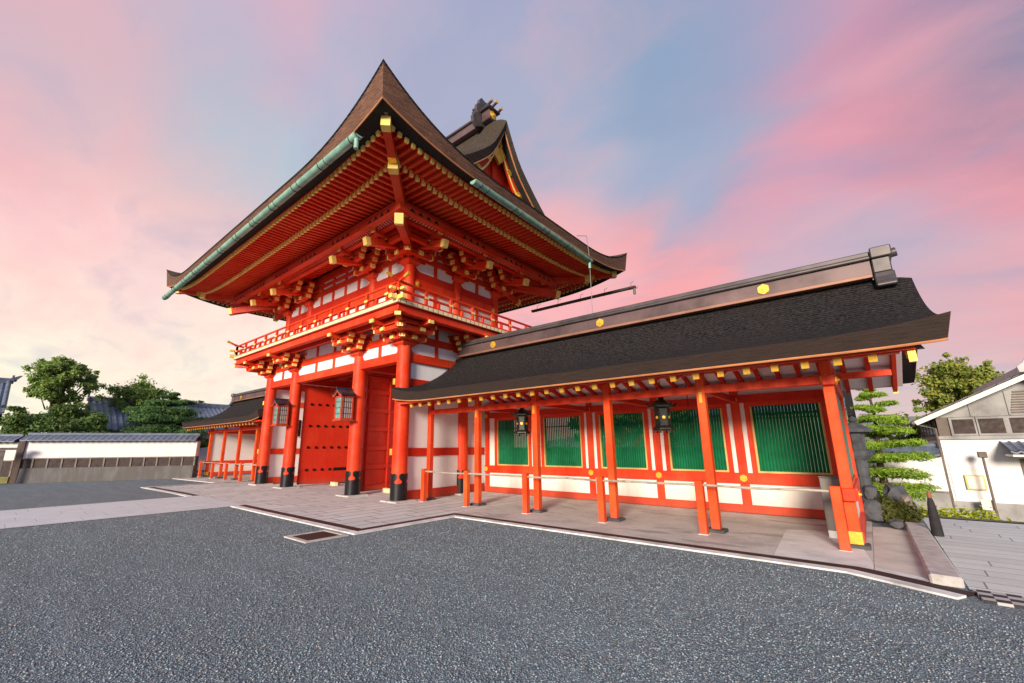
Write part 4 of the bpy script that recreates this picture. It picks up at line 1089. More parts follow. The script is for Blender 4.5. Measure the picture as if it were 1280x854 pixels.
# ------------------------------------------------------------------ CORRIDORS
def corridor(name, label, x_gate, sx, sp, end_window, windows, first=2.56, nposts=5, zb=0.0, xr_end=1.50):
    """single-aisle covered corridor. sx = +1 runs to the right of the gate, -1 to the left"""
    X = lambda d: x_gate+sx*d
    YP, YW, YR = .867, 3.92, 2.40
    PX = [first+sp*i for i in range(nposts)]; end = PX[-1]
    root = thing(name, label, 'corridor', (X(end/2), YW, zb))
    Z = lambda z: z+zb
    def bx(mb, d0, d1, y0, y1, z0, z1): return mb.box(X(d0), X(d1), y0, y1, Z(z0), Z(z1))
    V = 'vermilion'
    for i, d in enumerate([.44]+PX):
        mb = MB(); bx(mb, d-.08, d+.08, YP-.08, YP+.08, .04, 3.10); p = mb.build('post', 'vermilion_worn' if i else V, root, bevel=.008)
        mb = MB(); mb.box(X(d)-.17, X(d)+.17, YP-.17, YP+.17, Z(-.02), Z(.07)); mb.build('post_stone', 'dark_stone', p, bevel=.015)
        if i == nposts:
            mb = MB(); bx(mb, d-.088, d+.088, YP-.088, YP+.088, .05, .26); mb.build('gold_shoe', 'gold', p)
            medallion((X(d), YP-.083, Z(2.76)), (0, -1, 0), .10, p); medallion((X(d), YP-.113, Z(.83)), (0, -1, 0), .10, p)
            mb = MB(); bx(mb, d-.14, d+.14, YP-.11, YP-.082, .74, .92); mb.build('rail_end', V, p)
        elif i and i % 2 == 0 or i == 1:
            mb = MB(); bx(mb, d-.03, d+.03, YP-.10, YP-.081, 2.50, 2.72); mb.build('gold_plate', 'gold', p)
    mb = MB(); bx(mb, .44, end, YP-.062, YP+.062, 2.69, 2.845); mb.build('front_beam', V, root, bevel=.008)
    mb = MB(); bx(mb, .2, end+1.0, YP-.075, YP+.075, 3.102, 3.24); mb.build('front_purlin', V, root)
    mb = MB(); bx(mb, .2, end+1.0, YW-.08, YW+.08, 3.102, 3.24); mb.build('rear_purlin', V, root)
    # back wall with its windows
    mb = MB(); bx(mb, .15, end-.05, YW-.045, YW+.045, .02, 3.10)
    wall_d = []
    wb = MB()                                     # plaster around the window openings
    cuts = []
    for k in range(nposts):
        c = PX[k]-sp/2; hw = .355*sp if True else .72
        cuts.append((c-hw, c+hw))
    xs_ = [.15]+[q for c in cuts for q in c]+[end-.05]
    for a, b in zip(xs_[::2], xs_[1::2]): bx(wb, a, b, YW-.045, YW+.045, .02, 3.10)
    for a, b in cuts: bx(wb, a, b, YW-.045, YW+.045, .02, .93); bx(wb, a, b, YW-.045, YW+.045, 2.60, 3.10)
    wall = wb.build('plaster_wall', 'plaster_warm', root)
    for d in [.30]+PX:
        mb = MB(); bx(mb, d-.10, d+.10, YW-.10, YW+.10, .03, 3.10); wp = mb.build('wall_post', V, root, bevel=.01)
        for z in (.84, 2.79): medallion((X(d), YW-.135, Z(z)), (0, -1, 0), .085, wp)
    for z0, z1, t, m in ((.02, .21, .12, V), (.71, .965, .13, V), (2.70, 2.90, .13, 'vermilion_deep')):
        mb = MB(); bx(mb, .2, end-.1, YW-t, YW+t-.02, z0, z1); mb.build('wall_rail', m, root, bevel=.01)
    for k, (a, b) in enumerate(cuts):
        # frame: red jambs, yellow lip, then the bars
        mb = MB(); bx(mb, a-.10, a+.015, YW-.075, YW+.075, .965, 2.70); bx(mb, b-.015, b+.10, YW-.075, YW+.075, .965, 2.70); bx(mb, a+.015, b-.015, YW-.075, YW+.075, 2.60, 2.70)
        fr = mb.build('window', V, root)
        mb = MB(); e = .045
        bx(mb, a+.016, a+.016+e, YW-.06, YW+.06, .97, 2.598); bx(mb, b-.016-e, b-.016, YW-.06, YW+.06, .97, 2.598); bx(mb, a+.017+e, b-.017-e, YW-.06, YW+.06, .97, .97+e)
        mb.build('yellow_lip', 'gold_frame', fr)
        mb = MB(); nb = 20; h = .031
        for i in range(nb):
            c = a+.09+(b-a-.18)*i/(nb-1)
            mb.add([(X(c)+q[0]*h, YW+q[1]*.017, Z(z)) for z in (1.0, 2.62) for q in ((-1, 0), (0, -1), (1, 0), (0, 1))], [(0, 1, 5, 4), (1, 2, 6, 5), (2, 3, 7, 6), (3, 0, 4, 7), (0, 3, 2, 1), (4, 5, 6, 7)])
        for z in (2.28,): bx(mb, a+.06, b-.06, YW+.012, YW+.03, z, z+.03)
        mb.build('window_bars', 'green_paint', fr)
        if k < nposts-1:
            mb = MB(); bx(mb, a+.03, b-.03, YW+.045, YW+.065, .97, 1.60); mb.build('lower_board', 'green_paint', fr)
    # tie beams from posts to wall
    for d in PX[:-1]:
        mb = MB(); bx(mb, d-.055, d+.055, YP+.08, YW-.1, 2.40+.32, 2.40+.46); mb.build('cross_tie', 'vermilion_deep', root, bevel=.008)
    # end wall
    if end_window:
        xe = end
        mb = MB(); bx(mb, xe-.08, xe+.08, YW-.08, YW+.08, .04, 3.1); mb.build('post', V, root, bevel=.008)
        mb = MB(); bx(mb, xe-.03, xe+.03, YP+.09, YW-.11, .05, 2.9); ew = mb.build('end_wall', 'plaster', root)
        for z0, z1 in ((.05, .24), (.74, .94), (2.66, 2.84)):
            mb = MB(); bx(mb, xe-.07, xe+.11, YP-.20 if z0 > .5 else YP+.085, YW+.25 if z0 > .5 else YW-.085, z0, z1); mb.build('wall_rail', V, root, bevel=.01)
        mb = MB(); bx(mb, xe+.032, xe+.05, YP+.30, YW-.30, 1.02, 2.58); mb.build('green_panel', 'green_panel', ew)
        mb = MB(); bx(mb, xe+.031, xe+.075, YP+.10, YP+.295, .945, 2.655); bx(mb, xe+.031, xe+.075, YW-.295, YW-.12, .945, 2.655); bx(mb, xe+.031, xe+.075, YP+.30, YW-.30, .945, 1.015); mb.build('jamb', V, ew)
        medallion((X(xe)+sx*.112, YP-.02, Z(.84)), (sx, 0, 0), .09, root); medallion((X(xe)+sx*.112, YP-.02, Z(2.75)), (sx, 0, 0), .09, root)
        mb = MB(); mb.prism([(-1.5, 0), (1.5, 0), (1.5, .12), (0, .62), (-1.5, .12)], (X(xe), (YP+YW)/2, Z(3.1)), (0, 1, 0), (0, 0, 1), (1, 0, 0), -.04, .04); mb.build('gable_wall', 'plaster', root)
        mb = MB(); bx(mb, xe-.06, xe+.06, YP+.1, YW-.1, 3.10, 3.26); mb.build('gable_beam', V, root)
    # rafters and ceiling boards
    slope = .34; zA = 2.975; zof = lambda y: zA+slope*(min(y, 2*YR-y)-0.0)
    rd = .22; i = 0
    dist = []
    d = PX[0]+.21-.42*5
    while d < end+1.1: 
        if d > .18: dist.append(d)
        d += .42
    for d in dist:
        mb = MB(); mb.bar((X(d), -.16, Z(zof(-.16))), (X(d), YR, Z(zof(YR))), .085, .10); r_ = mb.build('rafter', 'vermilion_deep', root)
        mb = MB(); a = Vector((X(d), -.16, Z(zof(-.16)))); dd = Vector((0, 1, slope)).normalized(); mb.bar(a-dd*.016, a+dd*.03, .105, .125); mb.build('gilded_end', 'gold', r_)
        mb = MB(); mb.bar((X(d), YR*2+.16, Z(zof(-.16))), (X(d), YR, Z(zof(YR))), .085, .10); mb.build('rafter', 'vermilion_deep', root)
    mb = MB()
    for s in (0, 1):
        yy = (lambda y: y) if s == 0 else (lambda y: 2*YR-y)
        mb.add([(X(.05), yy(-.24), Z(zof(-.24)+.062)), (X(end+1.2), yy(-.24), Z(zof(-.24)+.062)), (X(end+1.2), YR, Z(zof(YR)+.062)), (X(.05), YR, Z(zof(YR)+.062))], [(0, 1, 2, 3)])
    mb.build('ceiling_boards', 'plaster', root)
    mb = MB(); bx(mb, .2, end+1.1, -.30, -.19, 2.965, 3.03); mb.build('eave_board', V, root)
    mb = MB(); bx(mb, .2, end+1.1, YR*2+.19, YR*2+.30, 2.965, 3.03); mb.build('eave_board', V, root)
    mb = MB(); bx(mb, .2, end+1.05, YR-.09, YR+.09, 3.60, 3.76); mb.build('ridge_beam', 'vermilion_deep', root)
    # bark roof: a thick curved slab
    d0, d1 = .05, end+xr_end; YE = -.50
    def rz(y, d):
        t = min(y, 2*YR-y)-YE; L_ = YR-YE; q = t/L_
        z = 3.26+1.60*(.42*q+.58*q**3)
        e = min(d-d0, d1-d); l = (.24 if d-d0 < d1-d else .13)*max(0, 1-e/1.6)**2.2*max(0, 1-q*1.1)
        g = max(0, 1-(d1-d)/.5); return z+l-.10*g*g*q
    ds = [d0, d0+.15, d0+.4, d0+.8, d0+1.3, d0+1.8]+list(np.linspace(d0+2.5, d1-2.5, 10))+[d1-1.8, d1-1.3, d1-.8, d1-.5, d1-.3, d1-.15, d1]
    if sx < 0: ds[0] = d0
    yf = [YE+(YR-YE)*k/12 for k in range(13)]; ya = yf+[2*YR-y for y in yf[-2::-1]]
    top = MB(); top.grid([[(X(d), y, Z(rz(y, d))) for d in ds] for y in ya]); rf = top.build('bark_roof', 'bark_roof', root, smooth=True)
    th = lambda d: .25+.10*max(0, 1-min(d-d0, d1-d)/1.6)**2
    ed = MB()
    for yo, yi in ((YE, YE+.09), (2*YR-YE, 2*YR-YE-.09)):
        ed.grid([[(X(d), yo, Z(rz(yo, d))) for d in ds], [(X(d)-sx*(.08 if d == d1 else 0), yi, Z(rz(yo, d)-th(d))) for d in ds]])
    for dd_ in (d1, d0):
        ed.grid([[(X(dd_), y, Z(rz(y, dd_))) for y in ya], [(X(dd_)-(.08*sx if dd_ == d1 else 0), min(max(y, YE+.09), 2*YR-YE-.09), Z(rz(y, dd_)-th(dd_))) for y in ya]])
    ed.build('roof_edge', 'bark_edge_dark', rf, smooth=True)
    un = MB(); un.grid([[(X(d)-sx*(.08 if d == d1 else 0), min(max(y, YE+.09), 2*YR-YE-.09), Z(rz(y, d)-th(d))) for d in ds] for y in ya]); un.build('roof_underside', 'near_black', rf)
    mb = MB(); mb.tube([(X(d)-sx*(.08 if d == d1 else 0), YE+.085, Z(rz(YE, d)-th(d)-.008)) for d in ds], .020, 6); mb.build('edge_batten', 'copper_strip', rf)
    # bargeboards under the verge at the outer end
    mb = MB(); xx = end+1.02
    vs = []; ny = 15
    for k in range(ny):
        y = -.22+(YR+.22)*k/(ny-1); z = zof(y)+.02
        for t_, h in ((0, -.11), (0, .13), (.07, .13), (.07, -.11)): vs.append((X(xx+t_), y, Z(z+h)))
    for s in (0, 1):
        q = vs if s == 0 else [(a, 2*YR-b, c) for a, b, c in vs]
        fs = [(k*4+j, k*4+(j+1) % 4, k*4+4+(j+1) % 4, k*4+4+j) for k in range(ny-1) for j in range(4)]+[(0, 1, 2, 3), ((ny-1)*4+3, (ny-1)*4+2, (ny-1)*4+1, (ny-1)*4)]
        bb = MB().add(q, fs).build('bargeboard', V, root)
        yy = -.22 if s == 0 else 2*YR+.22
        mb = MB(); mb.box(X(xx-.008), X(xx+.076), yy-.01, yy+(.09 if s == 0 else -.05), Z(zof(-.22)-.10), Z(zof(-.15)+.11)); mb.build('gilded_foot', 'gold', bb)
    mb = MB(); bx(mb, end+.02, end+1.0, YR-.1, YR+.1, 3.762, 3.80); mb.build('purlin_end', V, root)
    # ridge box
    r0 = .35; r1 = end+.95; zr0 = rz(YR, end/2)-.04
    mb = MB(); bx(mb, r0, r1, YR-.24, YR+.24, zr0+.03, zr0+.10); rg = mb.build('ridge', 'ridge_copper', root, bevel=.008)
    mb = MB(); bx(mb, r0, r1, YR-.19, YR+.19, zr0+.101, zr0+.40); mb.build('ridge_body', 'ridge_wood', rg)
    mb = MB(); bx(mb, r0, r1+.02, YR-.27, YR+.27, zr0+.401, zr0+.47); bx(mb, r0, r1+.02, YR-.22, YR+.22, zr0+.471, zr0+.58); mb.build('ridge_cap', 'ridge_metal', rg, bevel=.02)
    mb = MB(); bx(mb, r1+.02, r1+.34, YR-.30, YR+.30, zr0+.40, zr0+.62); bx(mb, r1+.021, r1+.30, YR-.25, YR+.25, zr0+.10, zr0+.399)
    pts = [(.27, .10), (.30, .0), (.36, -.10), (.42, -.16), (.42, -.22), (-.42, -.22), (-.42, -.16), (-.36, -.10), (-.30, 0), (-.27, .10)]
    mb.prism(pts, (X(r1+.022), YR, Z(zr0)), (0, 1, 0), (0, 0, 1), (sx, 0, 0), 0, .30); en = mb.build('ridge_end', 'ridge_metal', rg, bevel=.02)
    mb = MB(); mb.tube([(X(r1+.2), YR, Z(zr0+.50)), (X(r1+.42), YR, Z(zr0+.53))], .09, 14); mb.build('bird_perch_tile', 'ridge_metal', en, smooth=True)
    for k in range(3):
        d = 2.03+4.02*k if sx > 0 else 2.2+4*k
        if d < end: medallion((X(d), YR-.192, Z(zr0+.25)), (0, -1, 0), .118, rg)
    return root, PX, X
cr, PXR, XR = corridor('corridor', 'right hand covered corridor with dark bark roof and five green barred windows', 0, 1, 2.10, True, 5)
cl, PXL, XL = corridor('corridor', 'smaller looking covered corridor running off left of the gate tower', -GW, -1, 2.43, True, 4, first=3.25, nposts=4, zb=-.07)

# ------------------------------------------------------------------ barrier fences
def barrier(label, xs_, y, zb, pole):
    r = thing('barrier_fence', label, 'fence', (sum(xs_)/len(xs_), y, zb), 'low barrier fences before the corridors')
    for x in xs_:
        mb = MB(); mb.box(x-.07, x+.07, y-.07, y+.07, zb-.05, zb+.985); p = mb.build('fence_post', 'vermilion_worn', r, bevel=.008)
        mb = MB(); mb.box(x-.085, x+.085, y-.085, y+.085, zb, zb+.022); mb.build('post_base', 'white_stone', p)
    pts = [Vector((xs_[0]-.02, y, zb+.905))]; n = 24
    for i in range(1, n): pts.append(Vector((xs_[0]+(xs_[-1]-xs_[0])*i/n, y+.004*math.sin(i), zb+.905-.012*abs(math.sin(i*PI/6))+.006*math.sin(i*1.7))))
    pts.append(Vector((xs_[-1]+.02, y, zb+.90)))
    mb = MB(); mb.tube(pts, [.026-.006*(i/n)+(.003 if i % 2 else 0) for i in range(n+1)], 10); mb.build('bamboo_pole', pole, r, smooth=True)
    return r
barrier('low vermilion barrier of six posts and a bamboo pole before the right hand corridor', [.65]+[2.50+2.1*i-.02*i for i in range(5)], .46, 0, 'bamboo')
barrier('low vermilion barrier posts with a pale pole before the left hand corridor', [-12.0, -14.05, -16.25, -18.45, -20.65], .46, -.09, 'bamboo')

# ------------------------------------------------------------------ lanterns
def wall_lantern(x, label):
    y = -.56; z0, z1 = 2.60, 3.42; h = .205
    r = thing('wall_lantern', label, 'lantern', (x, y, z0), 'lanterns on the gate columns')
    mb = MB(); mb.box(x-.03, x+.03, y+.205, y+.36, 3.0, 3.12); mb.box(x-.03, x+.03, y+.205, y+.36, 2.7, 2.8); mb.build('bracket', 'lantern_red', r)
    mb = MB()
    for sx in (-1, 1):
        for sy in (-1, 1): mb.box(x+sx*h-.025, x+sx*h+.025, y+sy*h-.025, y+sy*h+.025, z0, z1)
    for z in (z0, z1-.05):
        for s in (-1, 1): mb.box(x-h+.026, x+h-.026, y+s*h-.022, y+s*h+.022, z, z+.05); mb.box(x+s*h-.022, x+s*h+.022, y-h+.026, y+h-.026, z, z+.05)
    mb.box(x-h-.06, x+h+.06, y-h-.06, y+h+.06, z0-.045, z0-.002); mb.build('frame', 'lantern_red', r)
    for k in (-1, 1):
        for j in (-1, 1):
            pass
    pm = MB(); pm.box(x+h-.012, x+h-.004, y-h+.026, y+h-.026, z0+.05, z1-.05); pm.box(x-h+.004, x-h+.012, y-h+.026, y+h-.026, z0+.05, z1-.05); pm.box(x-h+.026, x+h-.026, y+h-.012, y+h-.004, z0+.05, z1-.05); pm.build('paper_pane', 'shoji', r)
    pm = MB(); pm.box(x-h+.026, x+h-.026, y-h+.004, y-h+.012, z0+.05, z1-.05); pm.build('glass_pane', 'shoji_green', r)
    gm = MB()
    for i in range(1, 5):
        t = -h+2*h*i/5; gm.box(x+h-.003, x+h+.008, y+t-.006, y+t+.006, z0+.05, z1-.05); gm.box(x+t-.006, x+t+.006, y-h-.008, y-h+.003, z0+.05, z1-.05)
    for i in range(1, 4):
        t = z0+(z1-z0)*i/4; gm.box(x+h-.002, x+h+.010, y-h+.03, y+h-.03, t-.007, t+.007); gm.box(x-h+.03, x+h-.03, y-h-.010, y-h+.002, t-.007, t+.007)
    gm.build('lattice', 'black_iron', r)
    # gabled roof, ridge running to the front
    rf = MB(); n = 9
    for s in (-1, 1):
        a = []; b = []
        for k in range(n):
            q = k/(n-1); xx = x+s*.31*q; zz = z1+.27-.26*q+.08*q*q*q-.03*math.sin(PI*q); a.append((xx, y-.32, zz)); b.append((xx, y+.27, zz))
        rf.grid([a, b]); rf.grid([[(p[0], p[1], p[2]-.05) for p in a], [(p[0], p[1], p[2]-.05) for p in b]]); rf.grid([a, [(p[0], p[1], p[2]-.05) for p in a]]); rf.grid([[a[-1], b[-1]], [(*a[-1][:2], a[-1][2]-.05), (*b[-1][:2], b[-1][2]-.05)]])
    rf.box(x-.03, x+.03, y-.335, y+.28, z1+.255, z1+.305); rr = rf.build('lantern_roof', 'lantern_roof', r)
    gb = MB()
    for s in (-1, 1):
        a = []; b = []
        for k in range(n):
            q = k/(n-1); xx = x+s*.30*q; zz = z1+.23-.26*q+.08*q*q*q-.03*math.sin(PI*q); a.append((xx, y-.305, zz)); b.append((xx, y-.305, zz-.07))
        gb.grid([a, b]); gb.grid([[(p[0], p[1]+.03, p[2]) for p in a], [(p[0], p[1]+.03, p[2]) for p in b]]); gb.grid([b, [(p[0], p[1]+.03, p[2]) for p in b]])
    gb.build('lantern_gable', 'lantern_red', r)
    return r
wall_lantern(GX[1]+.02, 'boxed paper lantern with dark gabled roof on the column right of the studded door')
wall_lantern(GX[2]+.02, 'boxed paper lantern with dark gabled roof on the column left of the studded door')

def bronze_lantern(x, y, zb, label, zt, s=1.0):
    r = thing('hanging_lantern', label, 'lantern', (x, y, zb), 'bronze lanterns hanging in the corridors')
    mb = MB(); mb.lathe([(.02, 0), (.20*s, 0), (.235*s, .03), (.235*s, .06), (.19*s, .09), (.17*s, .12)], (x, y, zb), 6, PI/6); mb.build('foot_plate', 'bronze', r)
    fm = MB()
    for k in range(6):
        a = PI/6+k*PI/3; fm.tube([(x+.20*s*math.cos(a), y+.20*s*math.sin(a), zb+.06), (x+.21*s*math.cos(a), y+.21*s*math.sin(a), zb-.05)], [.025, .018], 6)
    fm.build('feet', 'bronze', r)
    mb = MB(); mb.lathe([(.17*s, .12), (.175*s, .50), (.19*s, .52)], (x, y, zb), 6, PI/6); bd = mb.build('lantern_body', 'bronze', r)
    for k in range(6):
        a = k*PI/3; n = Vector((math.cos(a), math.sin(a), 0)); c = Vector((x, y, zb+.30))+n*(.152*s)
        mb = MB(); disc(mb, c, n, .034*s, .012, 18); mb.build('gilded_crest', 'gold', bd)
        t = Vector((-n.y, n.x, 0)); mb = MB()
        for e in (-1, 1): mb.bar(c+t*(.075*e)-Vector((0, 0, .15)), c+t*(.075*e)+Vector((0, 0, .15)), .012, .012, upv=(1, 0, .1))
        mb.build('lattice', 'bronze', bd)
    mb = MB(); mb.lathe([(.19*s, .52), (.30*s, .535), (.305*s, .575), (.24*s, .60), (.15*s, .66), (.08*s, .72), (.055*s, .74), (.075*s, .77), (.06*s, .81), (.02, .85)], (x, y, zb), 6, PI/6); mb.build('lantern_roof', 'bronze', r)
    for k in range(6):
        a = PI/6+k*PI/3; cm = MB(); cm.tube([(x+.28*s*math.cos(a), y+.28*s*math.sin(a), zb+.57), (x+.325*s*math.cos(a), y+.325*s*math.sin(a), zb+.61), (x+.31*s*math.cos(a), y+.31*s*math.sin(a), zb+.64)], [.022, .018, .01], 6); cm.build('roof_curl', 'bronze', r)
    mb = MB(); mb.tube([(x+.07*math.cos(t), y+.03*math.cos(t), zb+.93+.09*math.sin(t)) for t in np.linspace(0, 2*PI, 17)], .010, 6, cap=False)
    mb.tube([(x, y, zb+1.02), (x, y, zt)], .007, 6); mb.build('hanging_rod', 'bronze', r)
    return r
bronze_lantern(3.66, 1.6, 2.0, 'black bronze lantern hanging under the corridor eave nearest the gate', 3.85)
bronze_lantern(7.80, 1.5, 1.98, 'black bronze lantern hanging before the middle of the corridor windows', 3.80)
bronze_lantern(XL(3.25), 1.6, 1.95, 'tiny dark bronze lantern hanging far inside the left hand corridor', 3.80)
mb = MB(); x, y = 8.28, 1.9
for i in range(14): mb.tube([(x, y, 3.92-.10*i), (x+.006*(-1)**i, y, 3.92-.10*i-.09)], .010 if i > 7 else .006, 6)
tag(mb.build('hanging_chain', 'black_iron', org=(x, y, 3.9)), 'thin black chain hanging from the corridor ceiling beside the fourth post', 'chain')
# bronze box lamp on the left bay wall
mb = MB(); mb.box(-GW+.07, -GW+.25, 1.30, 1.52, 2.2, 3.0); tag(mb.build('wall_bracket', 'black_iron', org=(-GW, 1.4, 2.2), bevel=.02), 'slim black iron fixture on the white wall behind the left columns', 'fixture')

# steel bollard box by the corner post
r = thing('steel_cabinet', 'brushed steel box standing on a pale foot by the corner post of the corridor', 'cabinet', (10.72, 1.62, .012))
mb = MB(); mb.box(10.55, 10.86, 1.48, 1.76, .14, 1.05); mb.build('cabinet_body', 'steel', r, bevel=.008)
mb = MB(); mb.box(10.54, 10.87, 1.47, 1.77, 1.051, 1.075); mb.build('cabinet_lid', 'steel', r, bevel=.006)
mb = MB(); mb.box(10.56, 10.85, 1.49, 1.75, .012, .139); mb.build('cabinet_foot', 'concrete_pale', r)

# ------------------------------------------------------------------ tiled walls and houses
def tiled_slope(mb, a, b, run, rise, rows, cols, th=.05, wave=.05, sag=.0):
    """one roof slope from ridge line a-b; run = horizontal vector to the eave, rise = drop; rolls of round tiles and stepped rows"""
    a = Vector(a); b = Vector(b); run = Vector(run); n = cols*6
    rws = []
    for k in range(rows*2+1):
        q = (k//2+(k % 2))/rows if k < rows*2 else 1; q = min(1, q); st = th if k % 2 == 0 else 0
        row = []
        for i in range(n+1):
            t = i/n; p = a.lerp(b, t)+run*q+Vector((0, 0, -rise*(q-sag*math.sin(PI*q))+st*.6+wave*max(0, math.cos(2*PI*i/6))**1.0))
            row.append(p)
        rws.append(row)
    mb.grid(rws); 
    # eave face
    mb.grid([rws[-1], [p-Vector((0, 0, th+.05)) for p in rws[-1]]])
def tsuiji(p0, p1, zb, name, label, top=2.63, stone=.80, wood=.50, mwall='plaster', posts=1.35, lean=.06, endpost=True, base_m='footing_stone'):
    """earthen precinct wall: stone footing, timber skirting, plaster and a tiled coping"""
    p0 = Vector((p0[0], p0[1], zb)); p1 = Vector((p1[0], p1[1], zb)); d = (p1-p0).normalized(); n = Vector((d.y, -d.x, 0))
    if (CAM-p0).dot(n) < 0: n = -n
    L = (p1-p0).length
    r = thing(name, label, 'wall', tuple((p0+p1)/2))
    def slab(nm, m, z0, z1, t0, t1, s0=0, s1=None, bevel=0):
        s1 = L if s1 is None else s1
        mb = MB(); vs = []
        for s, z, t in ((s0, z0, t0), (s1, z0, t0), (s1, z1, t1), (s0, z1, t1)):
            for e in (1, -1): vs.append(p0+d*s+n*(t*e)+Vector((0, 0, z)))
        mb.add(vs, [(0, 2, 4, 6), (1, 7, 5, 3), (0, 1, 3, 2), (4, 5, 7, 6), (0, 6, 7, 1), (2, 3, 5, 4)]); return mb.build(nm, m, r, bevel=bevel)
    slab('stone_footing', base_m if stone > .3 else 'granite', -.1, stone, .52, .46)
    slab('timber_skirting', 'skirting_wood', stone+.001, stone+wood, .40, .39); slab('skirting_rail', 'wood_grey', stone+wood+.001, stone+wood+.06, .44, .44)
    slab('plaster_face', mwall, stone+wood+.061, top-.36, .38, .34)
    k = int(L/.62)
    for i in range(k+1):
        s = L*i/k; mb = MB(); mb.bar(p0+d*s+n*.40+Vector((0, 0, stone+.002)), p0+d*s+n*.40+Vector((0, 0, stone+wood)), .07, .07, upv=tuple(n)); mb.build('skirting_batten', 'wood_grey', r)
    if endpost:
        mb = MB(); mb.bar(p0+d*.02+n*.44+Vector((0, 0, 0)), p0+d*.02+n*.37+Vector((0, 0, top-.34)), .28, .16, upv=tuple(n)); mb.build('end_post', 'wood', r)
    slab('eave_plate', 'wood', top-.359, top-.30, .48, .50)
    mb = MB(); cols = max(4, int(L/.30)); a = p0+Vector((0, 0, top)); b = p1+Vector((0, 0, top))
    tiled_slope(mb, a, b, n*.70, .28, 3, cols, .035, .035); tiled_slope(mb, a, b, -n*.70, .28, 3, cols, .035, .035)
    cp = mb.build('tile_coping', 'roof_tile', r)
    mb = MB(); mb.tube([a+Vector((0, 0, .06)), b+Vector((0, 0, .06))], .10, 10); mb.build('ridge_tiles', 'roof_tile', cp, smooth=True)
    return r
tsuiji((-25.5, -7.0), (-21.25, .35), -.18, 'precinct_wall', 'long white plaster wall with stone foot and blue tiled coping on the left')
tsuiji((-33.0, -18.0), (-26.4, -7.15), -.20, 'precinct_wall', 'cream plaster wall at the left edge, set back behind a wooden gatepost', top=2.60, stone=.35, wood=.85, mwall='plaster_warm', endpost=False, base_m='moss_stone')
# little wooden gate at the left edge
r = thing('wooden_gate', 'weathered wooden gatepost with a flat lintel before the cream wall at the left edge', 'gate', (-24.9, -8.4, -.2))
for y in (-7.9, -10.3):
    mb = MB(); mb.box(-24.65, -24.45, y-.12, y+.12, -.25, 1.62); mb.build('gatepost', 'wood_grey', r, bevel=.01)
mb = MB(); mb.box(-24.72, -24.38, -10.9, -7.35, 1.63, 1.76); mb.build('lintel', 'wood_grey', r, bevel=.01)

def tile_house(name, label, xr, y0, y1, zr_, run, drop, z_wall, zb, rows=8, gable_ends=True, m='roof_tile_pale', wall='plaster'):
    """house with its ridge along y; slopes fall to +x and -x"""
    r = thing(name, label, 'house', (xr, (y0+y1)/2, zb))
    cols = max(6, int((y1-y0)/.36)); mb = MB()
    tiled_slope(mb, (xr, y0, zr_), (xr, y1, zr_), (run, 0, 0), drop, rows, cols, .05, .06, .06); tiled_slope(mb, (xr, y0, zr_), (xr, y1, zr_), (-run, 0, 0), drop, rows, cols, .05, .06, .06)
    rf = mb.build('tiled_roof', m, r)
    mb = MB(); mb.box(xr-.16, xr+.16, y0-.05, y1+.05, zr_-.02, zr_+.22); mb.tube([(xr, y0-.08, zr_+.26), (xr, y1+.08, zr_+.26)], .12, 10); mb.build('ridge_tiles', m, rf)
    mb = MB()
    for yy, s in ((y0, -1), (y1, 1)): mb.prism([(-.22, 0), (.22, 0), (.26, .2), (.12, .34), (.16, .5), (0, .62), (-.16, .5), (-.12, .34), (-.26, .2)], (xr, yy, zr_), (1, 0, 0), (0, 0, 1), (0, s, 0), 0, .12)
    mb.build('ridge_end_tile', m, rf)
    mb = MB(); mb.box(xr-run*.82, xr+run*.82, y0+.4, y1-.4, zb, zr_-drop+.05); w_ = mb.build('wall', wall, r)
    for yy in (y0+.4, y1-.4):
        mb = MB(); mb.prism([(-run*.82, zr_-drop), (run*.82, zr_-drop), (0, zr_-.25)], (xr, yy, 0), (1, 0, 0), (0, 0, 1), (0, 1, 0), -.06, .06); mb.build('gable_wall', wall, r)
    for yy in np.arange(y0+1.6, y1-1.2, 2.2):
        mb = MB(); mb.box(xr+run*.82+.005, xr+run*.82+.05, yy, yy+1.1, zr_-drop-1.2, zr_-drop-.3); mb.build('window', 'window_glass', r)
    return r
tile_house('tiled_house', 'blue grey tiled house roof showing between the pine and the left corridor', -36.5, -3.6, 7.5, 5.5, 4.4, 2.5, 2.6, -.2)
tile_house('tiled_house', 'low blue tiled roof seen between the two left hand trees', -44.0, -5.2, 1.6, 4.9, 3.4, 1.6, 2.6, -.2)
# temple gate roof corner at the far left
r = tile_house('temple_hall', 'dark tiled temple roof corner cut by the left edge of the view', -35.5, -22.0, -8.05, 6.35, 3.0, 2.3, 3, -.2, rows=9, m='roof_tile', wall='wood')
for s in (1,):
    mb = MB(); mb.tube([(-35.5+.15+2.9*q, -8.15, 6.47-2.3*q+.35*q*q) for q in np.linspace(0, 1.02, 9)], .13, 10); mb.build('verge_roll', 'roof_tile', r, smooth=True)
    mb = MB(); mb.prism([(0, 0), (.3, .06), (.34, .22), (.56, .52), (.40, .50), (.15, .34), (0, .3)], (-35.5, -8.1, 6.45), (0, 1, 0), (0, 0, 1), (1, 0, 0), -.12, .12); mb.build('ogre_tile', 'roof_tile', r)

